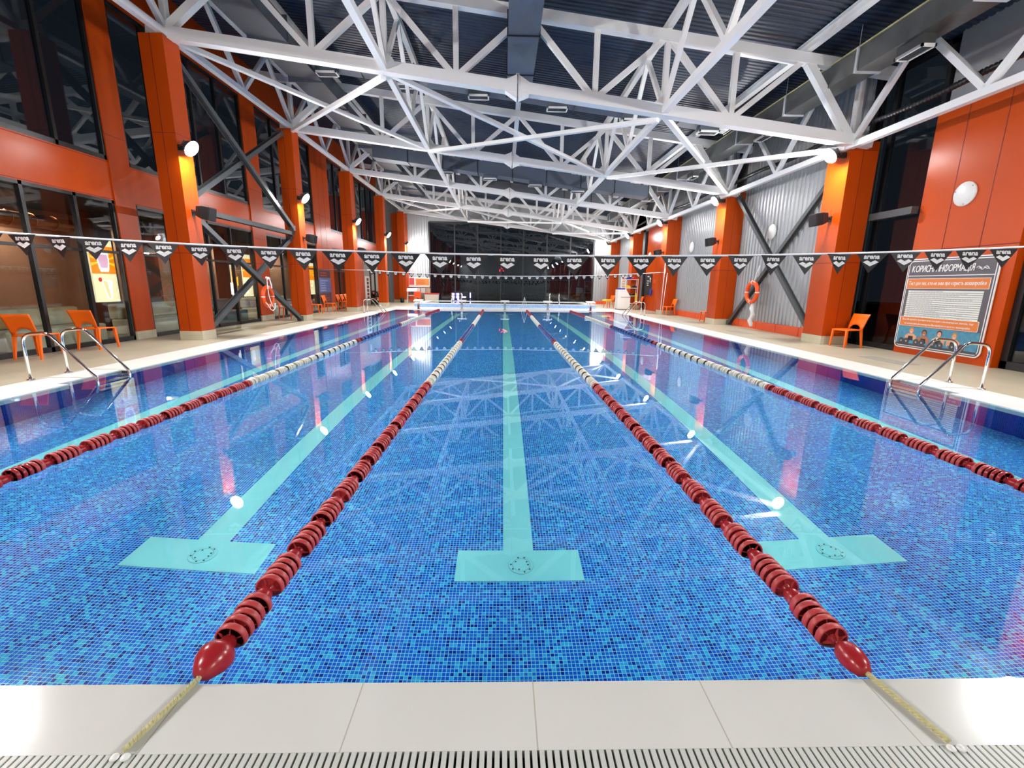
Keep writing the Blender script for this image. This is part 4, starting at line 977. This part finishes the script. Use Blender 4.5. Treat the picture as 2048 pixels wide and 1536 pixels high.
# ------------------------------------------------------------------ chairs
def chair(loc, rot, lb):
    t = thing('chair', lb, 'chair', (0, 0, 0), 'orange plastic chairs')
    # seat: front at -y, back at +y
    sm = MB(); nx, ny = 8, 6; top = []; bot = []
    for j in range(ny+1):
        for i in range(nx+1):
            u = i/nx*2-1; v = j/ny; w_ = 0.235-0.015*v
            z = 0.452-0.018*(1-u*u)*math.sin(math.pi*v)+(-0.012 if j == 0 else 0); top.append((u*w_, -0.22+0.44*v, z)); bot.append((u*w_, -0.22+0.44*v, z-0.028))
    q = lambda i, j: j*(nx+1)+i; N = len(top); fs = []
    for j in range(ny):
        for i in range(nx):
            fs.append((q(i, j), q(i+1, j), q(i+1, j+1), q(i, j+1))); fs.append((N+q(i, j+1), N+q(i+1, j+1), N+q(i+1, j), N+q(i, j)))
    for i in range(nx): fs += [(N+q(i, 0), N+q(i+1, 0), q(i+1, 0), q(i, 0)), (q(i, ny), q(i+1, ny), N+q(i+1, ny), N+q(i, ny))]
    for j in range(ny): fs += [(q(0, j), q(0, j+1), N+q(0, j+1), N+q(0, j)), (N+q(nx, j), N+q(nx, j+1), q(nx, j+1), q(nx, j))]
    sm.add(top+bot, fs, 0, True); obj('seat', sm, M['plastic'], t)
    bm_ = MB(); A = []; n = 16     # back shell with an arched opening at its foot
    for k in range(n+1):
        u = k/n*2-1; lo = 0.45 if abs(u) > 0.72 else 0.45+0.115*math.sqrt(max(0, 1-(u/0.72)**2))
        rows = []
        for j in range(6):
            v = j/5; z = lo+(0.83-lo)*v; h = (z-0.45)/0.38; w_ = 0.215+0.025*h
            rows.append((u*w_, 0.205+0.10*h+0.03*h*h-0.03*(1-u*u), z))
        A.append(rows)
    vs = [p for r_ in A for p in r_] + [(p[0], p[1]+0.022, p[2]) for r_ in A for p in r_]; NN = (n+1)*6; fs = []
    for k in range(n):
        for j in range(5): a = k*6+j; fs.append((a, a+6, a+7, a+1)); fs.append((NN+a+1, NN+a+7, NN+a+6, NN+a))
        fs.append((k*6, NN+k*6, NN+k*6+6, k*6+6)); fs.append((k*6+5, k*6+11, NN+k*6+11, NN+k*6+5))
    for j in range(5): fs.append((j, j+1, NN+j+1, NN+j)); a = n*6+j; fs.append((a+1, a, NN+a, NN+a+1))
    bm_.add(vs, fs, 0, True); obj('backrest', bm_, M['plastic'], t)
    for sx in (-1, 1):
        for sy, zt_ in ((-1, 0.43), (1, 0.45)):
            m = MB(); a, b_ = 0.021, 0.016; xt, yt, xb_, yb_ = sx*0.205, sy*0.195, sx*0.225, sy*(0.225 if sy < 0 else 0.25)
            m.hexa([(xb_-b_, yb_-b_, 0), (xb_+b_, yb_-b_, 0), (xb_+b_, yb_+b_, 0), (xb_-b_, yb_+b_, 0)], [(xt-a*1.3, yt-a*1.3, zt_), (xt+a, yt-a*1.3, zt_), (xt+a, yt+a, zt_), (xt-a*1.3, yt+a, zt_)]); obj('leg', m, M['plastic'], t)
    t.location = loc; t.rotation_euler = (0, 0, rot); return t
c0 = chair((-8.85, 8.52, 0), math.pi, 'orange plastic chair below the lit milkshake poster')
R_ = math.radians
for x, y, r_, lb in ((-8.83, 7.22, 184, 'orange plastic chair behind the left pool ladder'), (-8.80, 5.95, 176, 'orange plastic chair cut by the left picture edge'),
                     (-8.9, 17.4, 95, 'orange plastic chair partly hidden by the second left column, near the lifebuoy'),
                     (-8.9, 20.3, 92, 'orange plastic chair directly past the second left column'), (-8.84, 21.95, 90, 'orange plastic chair in front of the blue price board'),
                     (-8.9, 24.1, 90, 'first of three orange chairs lined up before the third left column'), (-8.9, 24.75, 90, 'middle of three orange chairs lined up before the third left column'), (-8.9, 25.4, 90, 'last of three orange chairs lined up before the third left column'),
                     (-8.95, 31.6, 90, 'orange plastic chair under a black bag past the third left column'),
                     (8.62, 9.95, -84, 'orange plastic chair beside the information board, near the first right column'),
                     (8.62, 17.95, -90, 'orange plastic chair half hidden by the second right column'), (8.52, 22.32, -85, 'orange plastic chair at the foot of the third right column'),
                     (7.05, 29.6, -70, 'orange plastic chair with yellow foam on it, left of the white cabinet'), (8.45, 27.75, -90, 'orange plastic chair with yellow flippers behind the right far ladder'),
                     (-6.75, 34.6, 0, 'orange plastic chair with a life vest beside the red-lidded bin')):
    dup(c0, (x, y, 0), R_(r_), lb)
m = MB()
for k in range(9): m.lathe([(0, -0.14), (0.13, -0.08), (0.17, 0.02), (0.10, 0.12), (0, 0.16)], (-9.0+random.uniform(-0.12, 0.12), 31.5+random.uniform(-0.4, 0.25), 0.62+random.uniform(-0.06, 0.12)), 'Z', 10)
tag(obj('black_bag', m, M['black'], org=(-9.0, 31.5, 0.46)), 'black bag heaped on the orange chair past the third left column', 'bag')
m = MB(); m.lathe([(0.2, 0.0), (0.24, 0.1), (0.18, 0.26), (0.0, 0.3)], (-8.9, 30.9, 0.0), 'Z', 14); tag(obj('dark_bag', m, M['black'], org=(-8.9, 30.9, 0)), 'dark bag on the floor behind the far left ladder', 'bag')
m = MB(); m.box((-7.0, 34.45, 0.46), (-6.5, 34.62, 0.86)); m.box((-6.92, 34.43, 0.5), (-6.58, 34.45, 0.8)); tag(obj('life_vest', m, M['buoy'], org=(-6.75, 34.5, 0.46)), 'orange life vest on the chair beside the red-lidded bin', 'life vest')
m = MB(); m.tube([(6.7, 29.8, 0.51), (6.9, 29.5, 0.52), (7.2, 29.4, 0.51)], 0.05, 8); m.tube([(6.6, 29.5, 0.51), (6.85, 29.35, 0.51)], 0.05, 8); tag(obj('foam_noodle', m, M['yellow'], org=(6.9, 29.5, 0.46)), 'yellow foam noodle on the chair left of the white cabinet', 'foam noodle')
m = MB()
for dx in (0, 0.16): m.prism([(0, 0), (0.16, 0), (0.12, 0.62), (0.03, 0.62)], lambda u, v, q: (8.3+q, 27.55+u+dx, 0.46+v*0.9), 0, 0.03)
tag(obj('swim_fins', m, M['yellow'], org=(8.3, 27.7, 0.46)), 'pair of yellow swim fins on the chair behind the right far ladder', 'swim fins')

# ------------------------------------------------------------------ information board on the right panel
by0, bz0, bz1, bxp = 9.13, 0.14, 2.12, 9.16
fnB = lambda u, v, t_: (bxp-t_, by0-u, bz0+v)      # u to the reader's right
W_, H_ = 1.98, bz1-bz0
t = thing('information_board', 'large information board with swimmers photo leaning on the orange panel', 'information board', (bxp, by0-W_/2, bz0))
m = MB(); m.prism(rrect(0, 0, W_, H_, 0.12), fnB, -0.02, 0.0, 1); m.prism(rrect(0.022, 0.022, W_-0.022, H_-0.022, 0.10), fnB, 0.0, 0.003, 0); m.prism(rrect(0.045, 0.045, W_-0.045, H_-0.045, 0.085), fnB, 0.003, 0.005, 1); m.prism(rrect(0.062, 0.062, W_-0.062, H_-0.062, 0.07), fnB, 0.005, 0.007, 0); obj('panel', m, [M['grey'], M['ltx']], t)
m = MB(); m.prism([(0.06, 1.60), (W_-0.06, 1.60), (W_-0.06, 1.615), (0.06, 1.615)], fnB, 0.007, 0.009); obj('header_rule', m, M['ltx'], t)
m = MB(); cyr_text(m, 'КОРИСНА ІНФОРМАЦІЯ', fnB, 0.13, 1.69, 1.40, 0.145, 0.022, 0.010, 0, 0.12); obj('title_lettering', m, M['ltx'], t)
m = MB(); m.tube([fnB(1.56+0.012*k, 1.74+0.03*math.sin(k*0.5), 0.011) for k in range(22)], 0.008, 5); m.tube([fnB(1.60+0.02*k, 1.73+0.006*k, 0.011) for k in range(4)], 0.008, 5); m.tube([fnB(1.7+0.02*k, 1.75-0.008*k, 0.011) for k in range(5)], 0.008, 5); obj('swimmer_emblem', m, M['ltx'], t)
m = MB(); m.prism([(0.07, 1.33), (W_-0.1, 1.33), (W_-0.1, 1.55), (0.07, 1.55)], fnB, 0.007, 0.011, 1); m.prism([(0.078, 1.338), (W_-0.108, 1.338), (W_-0.108, 1.542), (0.078, 1.542)], fnB, 0.011, 0.012, 0); obj('orange_banner', m, [M['borange'], M['ltx']], t)
m = MB(); cyr_text(m, 'Тест для тих, хто не знає про користь аквааеробіки', fnB, 0.12, 1.41, 1.70, 0.085, 0.022, 0.014, 0, 0.12); obj('banner_lettering', m, M['ltx'], t)
m = MB(); m.prism([(0.14, 0.62), (1.80, 0.62), (1.80, 1.29), (0.14, 1.29)], fnB, 0.007, 0.011, 0)
rg = random.Random(3)
for k in range(16):
    v = 1.29-0.0419*k
    if k: m.prism([(0.14, v-0.004), (1.80, v-0.004), (1.80, v+0.004), (0.14, v+0.004)], fnB, 0.011, 0.012, 1)
    u = 0.2; L = rg.uniform(0.5, 1.4)
    while u < 0.2+L:
        w_ = rg.uniform(0.03, 0.09); m.prism([(u, v-0.026), (u+w_, v-0.026), (u+w_, v-0.015), (u, v-0.015)], fnB, 0.011, 0.0118, 2); u += w_+0.014
obj('question_list', m, [M['paper'], M['line'], M['faint']], t)
m = MB(); m.prism(rrect(0.075, 0.50, W_-0.13, 0.71, 0.02, 3), fnB, 0.012, 0.016, 1); m.prism(rrect(0.082, 0.507, W_-0.137, 0.703, 0.02, 3), fnB, 0.016, 0.017, 0); obj('lower_banner', m, [M['borange'], M['ltx']], t)
m = MB(); cyr_text(m, 'Якщо Ви відповіли позитивно хоча б на одне з нижченаведених запитань, тоді', fnB, 0.13, 0.63, 1.62, 0.045, 0.026, 0.019, 0, 0.1); obj('lower_lettering', m, M['ltx'], t); m = MB(); cyr_text(m, 'ми наполегливо рекомендуємо Вам відвідувати заняття з аквааеробіки', fnB, 0.20, 0.54, 1.50, 0.045, 0.026, 0.019, 0, 0.1); obj('lower_lettering', m, M['ltx'], t)
m = MB(); m.prism([(0.07, 0.10), (W_-0.07, 0.10), (W_-0.07, 0.49), (0.07, 0.49)], fnB, 0.007, 0.011, 0); m.prism([(0.07, 0.066), (W_-0.07, 0.066), (W_-0.07, 0.11), (0.07, 0.11)], fnB, 0.007, 0.012, 1); obj('photo', m, [M['pblue'], M['line']], t)
for i, (u, v, sk_, hr) in enumerate(((0.42, 0.40, 'skin', 'hairb'), (0.74, 0.37, 'skin2', 'hair'), (1.09, 0.385, 'skin', 'hair'), (1.42, 0.375, 'skin', 'hairb'))):
    m = MB(); T = 0.012+0.0002*i
    m.prism([(u-0.13, v-0.20), (u+0.13, v-0.20), (u+0.145, v-0.12), (u+0.06, v-0.065), (u-0.06, v-0.065), (u-0.145, v-0.12)], fnB, 0.011, T, 0)
    m.prism([(u-0.07, v-0.22), (u+0.07, v-0.22), (u+0.055, v-0.12), (u-0.055, v-0.12)], fnB, T, T+0.001, 2)
    m.prism(circle(u, v+0.012, 0.07, 18, 0.062), fnB, 0.011, T+0.0005, 1); m.prism(circle(u, v-0.008, 0.056, 18, 0.046), fnB, T+0.0005, T+0.002, 0)
    m.prism([(u-0.02, v-0.03), (u+0.02, v-0.03), (u+0.012, v-0.04), (u-0.012, v-0.04)], fnB, T+0.002, T+0.0026, 3)
    for s in (-1, 1):
        m.prism([(u+s*0.1, v-0.22), (u+s*0.14, v-0.22), (u+s*0.145, v-0.12), (u+s*0.10, v-0.12)] if s > 0 else [(u-0.14, v-0.22), (u-0.10, v-0.22), (u-0.10, v-0.12), (u-0.145, v-0.12)], fnB, T, T+0.001, 0)
        m.prism(circle(u+s*0.018, v+0.004, 0.005, 8), fnB, T+0.002, T+0.0026, 4)
    obj('woman_in_photo', m, [M[sk_], M[hr], M['black'], M['ltx'], M['hair']], t)['label'] = ['woman with light short hair at the left of the photo', 'tanned woman with dark hair, second in the photo', 'dark-haired woman, third in the photo', 'light-haired woman at the right of the photo'][i]
for u in (0.20, 0.33, 0.58, 0.72, 0.98, 1.15, 1.42, 1.60):
    m = MB(); m.prism(circle(u, 0.155, 0.072, 20, 0.07), fnB, 0.0145, 0.017, 0); m.prism(circle(u, 0.155, 0.02, 12), fnB, 0.017, 0.018, 1); obj('dumbbell_in_photo', m, [M['line'], M['faint']], t)

# ------------------------------------------------------------------ price board on the third left pilaster
px_, py_ = LX+0.045, 21.62
fnL = lambda u, v, t_: (px_+t_, py_+u, v)
t = thing('price_board', 'framed blue and brown price board on the wide left pilaster', 'price board', (px_, 22.4, 0.35))
m = MB(); m.prism([(0, 0.35), (1.58, 0.35), (1.58, 2.1), (0, 2.1)], fnL, 0, 0.03); obj('board_frame', m, M['grey'], t)
for z0, z1, mt, nm in ((1.72, 2.04, 'brownbd', 'upper_sheet'), (0.98, 1.66, 'bluebd', 'price_sheet'), (0.42, 0.92, 'brownbd', 'lower_sheet')):
    m = MB(); m.prism([(0.06, z0), (1.52, z0), (1.52, z1), (0.06, z1)], fnL, 0.03, 0.034, 0)
    k = z1-0.1
    while k > z0+0.06:
        L = rg.uniform(0.6, 1.1); m.prism([(0.2, k-0.035), (0.2+L, k-0.035), (0.2+L, k), (0.2, k)], fnL, 0.034, 0.036, 1); k -= 0.12
    obj(nm, m, [M[mt], M['faint'] if mt == 'bluebd' else M['pink']], t)

# ------------------------------------------------------------------ far left corner
m = MB(); t = thing('notice_board', 'orange and white notice shelves on the far wall left of the window', 'notice board', (-6.8, EY-0.1, 0.9))
m.box((-7.65, EY-0.12, 1.30), (-5.98, EY-0.08, 1.95)); obj('back_board', m, M['white'], t)
m = MB(); m.box((-7.1, EY-0.14, 1.34), (-6.02, EY-0.12, 1.86)); obj('orange_sheet', m, M['borange'], t)
m = MB()
for k in range(5): m.box((-7.0, EY-0.145, 1.42+0.08*k), (-7.0+rg.uniform(0.5, 0.9), EY-0.141, 1.44+0.08*k))
obj('text_lines', m, M['brownbd'], t)
m = MB(); m.box((-7.6, EY-0.14, 1.36), (-7.2, EY-0.12, 1.9)); obj('photo_sheet', m, M['pink'], t)
m = MB(); m.box((-7.65, EY-0.3, 1.20), (-5.98, EY-0.08, 1.27)); obj('shelf', m, M['white'], t)
m = MB(); m.box((-7.65, EY-0.12, 0.7), (-5.98, EY-0.08, 1.18)); obj('lower_board', m, M['wallgrey'], t)
for k, cm in enumerate(('bluebd', 'ltx', 'paper', 'kraft')):
    m = MB(); m.box((-7.55+0.42*k, EY-0.14, 0.75), (-7.2+0.42*k, EY-0.12, 1.12)); obj('leaflet', m, M[cm], t)
t = thing('white_folding_table', 'white folding table leaning open in the far left corner', 'table', (-7.2, 34.9, 0))
m = MB(); m.hexa([(-7.65, 35.0, 0.86), (-6.9, 35.0, 0.86), (-6.9, 35.1, 0.86), (-7.65, 35.1, 0.86)], [(-7.65, 35.2, 1.1), (-6.9, 35.2, 1.1), (-6.9, 35.25, 1.1), (-7.65, 35.25, 1.1)]); obj('table_top', m, M['white'], t)
m = MB(); m.box((-7.6, 34.9, 0.52), (-6.95, 35.25, 0.56)); obj('shelf', m, M['white'], t)
for x in (-7.6, -6.98):
    for y in (34.85, 35.3): m = MB(); m.bar((x, y, 0), (x, 35.12, 0.95), 0.05); obj('leg', m, M['white'], t)
m = MB(); m.box((-7.55, 35.4, 0.08), (-6.6, 35.7, 0.5)); tag(obj('orange_crate', m, M['skirt'], org=(-7.0, 35.5, 0.08)), 'orange crate on the floor under the white folding table', 'crate')
t = thing('storage_bin', 'cream storage bin with a red lid left of the far window', 'bin', (-5.75, 35.2, 0))
m = MB(); m.hexa([(-6.22, 34.95, 0.0), (-5.25, 34.95, 0.0), (-5.25, 35.5, 0.0), (-6.22, 35.5, 0.0)], [(-6.28, 34.9, 0.66), (-5.2, 34.9, 0.66), (-5.2, 35.55, 0.66), (-6.28, 35.55, 0.66)]); obj('body', m, M['cream'], t, bev=0.02)
m = MB(); m.box((-6.32, 34.86, 0.66), (-5.16, 35.58, 0.74)); obj('lid', m, M['redlid'], t, bev=0.02)
m = MB(); m.lathe([(0.14, 0), (0.17, 0.36), (0.16, 0.36), (0.13, 0.02), (0, 0.02)], (-7.95, 34.6, 0), 'Z', 16); tag(obj('waste_bin', m, M['black'], org=(-7.95, 34.6, 0)), 'black waste bin at the foot of the far left orange pilaster', 'waste bin')
m = MB(); m.lathe([(0.4, 0), (0.4, 0.04), (0.36, 0.06), (0.0, 0.06)], (LX+0.08, 33.8, 3.25), 'X', 8); tag(obj('blue_plate', m, M['blue'], org=(LX+0.08, 33.8, 3.25)), 'blue octagonal plate high on the grey far left wall', 'plate')
t = thing('photo_display', 'row of small photos on a white strip left of the dark doorway', 'photo display', (LX+0.04, 30.1, 0.5))
m = MB(); m.box((LX+0.002, 29.45, 0.3), (LX+0.03, 30.5, 1.9)); obj('strip', m, M['white'], t)
for k in range(6): m = MB(); m.box((LX+0.03, 29.8, 0.4+0.24*k), (LX+0.036, 30.25, 0.58+0.24*k)); obj('photo', m, M['brownbd'], t)

# ------------------------------------------------------------------ far right corner
t = thing('white_cabinet', 'white slope-topped cabinet by the far right corner of the pool', 'cabinet', (7.55, 27.9, 0))
m = MB(); prf = [(7.15, 0.04), (7.95, 0.04), (7.95, 0.80), (7.67, 1.24), (7.15, 1.24)]; m.prism(prf, lambda u, v, q: (u, 27.6+q, v), 0.0, 0.7); obj('body', m, M['white'], t)
m = MB(); m.box((7.35, 27.585, 0.76), (7.96, 27.6, 0.78)); m.box((7.18, 27.62, 0), (7.9, 28.28, 0.04)); obj('door_gap', m, M['grille'], t)
m = MB()
for k in range(7): m.lathe([(0, 0), (0.06, 0.02), (0.07, 0.06), (0.0, 0.11)], (7.2+0.065*k, 27.85+0.1*(k % 2), 1.24), 'Z', 10)
tag(obj('swim_caps', m, M['blue'], org=(7.4, 27.9, 1.24)), 'dark blue swim caps piled on the white cabinet', 'swim caps', None, 'stuff')
t = thing('storage_rack', 'white metal storage rack between the white cabinet and the chalkboard', 'rack', (8.2, 28.6, 0))
for x in (7.80, 8.62):
    for y in (28.45, 28.8): m = MB(); m.box((x-0.02, y-0.02, 0), (x+0.02, y+0.02, 1.92)); obj('upright', m, M['white'], t)
for z in (0.36, 0.84, 1.34, 1.88): m = MB(); m.box((7.77, 28.42, z-0.02), (8.65, 28.83, z+0.015)); obj('shelf', m, M['white'], t)
for i, (x, z, mt, lb) in enumerate(((8.0, 1.36, 'yellow', 'yellow aqua aid on the upper shelf of the white rack'), (8.4, 1.36, 'black', 'black flipper on the upper shelf of the white rack'), (8.05, 0.86, 'black', 'black flipper on the middle shelf of the white rack'), (8.4, 0.86, 'dark', 'dark board on the middle shelf of the white rack'), (8.05, 1.9, 'blue', 'blue board on top of the white rack'), (8.4, 1.9, 'redlid', 'red board on top of the white rack'))):
    m = MB(); m.prism([(-0.18, 0), (0.18, 0), (0.14, 0.12), (0.0, 0.17), (-0.15, 0.1)], lambda u, v, q: (x+u, 28.5+q, z+v*0.9), 0, 0.22); tag(obj('swim_aid', m, M[mt], org=(x, 28.55, z)), lb, 'swim aid', 'swim aids on the white rack')
t = thing('chalkboard', 'black chalkboard with white handwriting on the far orange wall', 'chalkboard', (8.98, 27.6, 0.92))
fnC = lambda u, v, q: (9.0-q, 28.16-u, v)
m = MB(); m.prism([(0, 0.92), (1.35, 0.92), (1.35, 2.2), (0, 2.2)], fnC, 0.003, 0.03); obj('slate', m, M['board'], t)
m = MB()
for k, (u, L) in enumerate(((0.5, 0.4), (0.95, 0.25), (0.45, 0.45), (0.4, 0.4), (0.5, 0.3))):
    m.tube([fnC(u+L*j/8, 2.05-0.13*k+0.03*math.sin(j*2.2), 0.032) for j in range(9)], 0.014, 4)
m.tube([fnC(1.1, 2.0, 0.032), fnC(1.12, 1.7, 0.032)], 0.03, 4)
obj('handwriting', m, M['ltx'], t)
m = MB(); fnK = lambda u, v, q: (9.0-q, 26.5-u, v)
m.prism([(0, 1.66), (0.35, 1.66), (0.35, 1.88), (0, 1.88)], fnK, 0.004, 0.012, 1); fit_text(m, '2', fnK, 0.12, 1.69, 0.1, 0.16, 0.02, 0.0135, 0)
tag(obj('number_sign', m, [M['seam'], M['skirt']], org=(9, 25.9, 1.66)), 'small orange number sign right of the chalkboard', 'sign')
m = MB(); m.lathe([(0, -0.26), (0.06, -0.2), (0.08, 0.1), (0.0, 0.26)], (8.9, 26.6, 1.12), 'Z', 10); tag(obj('blue_fin', m, M['blue'], org=(8.9, 26.6, 0.9)), 'blue swim fin hanging below the chalkboard', 'fin')
t = thing('poster_strip', 'orange and white notice sheets on the far right wall behind the white cabinet', 'notice', (8.97, 33.2, 0.8))
m = MB(); m.box((8.96, 32.55, 0.7), (8.985, 34.2, 2.15)); obj('sheet', m, M['white'], t)
for k in range(6): m = MB(); m.box((8.95, 32.75, 1.0+0.19*k), (8.962, 33.6, 1.1+0.19*k)); obj('orange_stripe', m, M['borange'], t)
def pole(p, q, lb, hook):
    m = MB(); m.tube([p, q], 0.018, 8)
    if hook: m.tube([(q[0], q[1], q[2]-0.75), (q[0]-0.03, q[1]-0.1, q[2]-0.85), (q[0], q[1]-0.12, q[2]-0.72), (q[0], q[1], q[2]-0.5)], 0.012, 6)
    tag(obj('rescue_pole', m, M['white'], org=p), lb, 'pole', 'white poles leaning on the third right column')
pole((8.14, 22.45, 0.0), (8.32, 22.77, 2.95), 'taller white pole leaning on the third right column, with a hook', 1); pole((8.24, 22.5, 0.0), (8.46, 22.77, 2.15), 'shorter white pole leaning on the third right column', 0)
for x, y, lb in ((7.87, 7.75, 'flat grey rectangle on the right deck beside the information board'), (7.75, 13.5, 'flat grey rectangle on the right deck below the right lifebuoy'), (7.6, 20.4, 'flat grey rectangle on the right deck past the second right column')):
    m = MB(); m.box((x-0.2, y-0.55, 0.0), (x+0.2, y+0.55, 0.004)); tag(obj('grey_rectangle', m, M['flatgrey'], org=(x, y, 0)), lb, 'drain cover', 'grey rectangles on the right deck')  # thin grey rectangle lying flat on the deck tiles
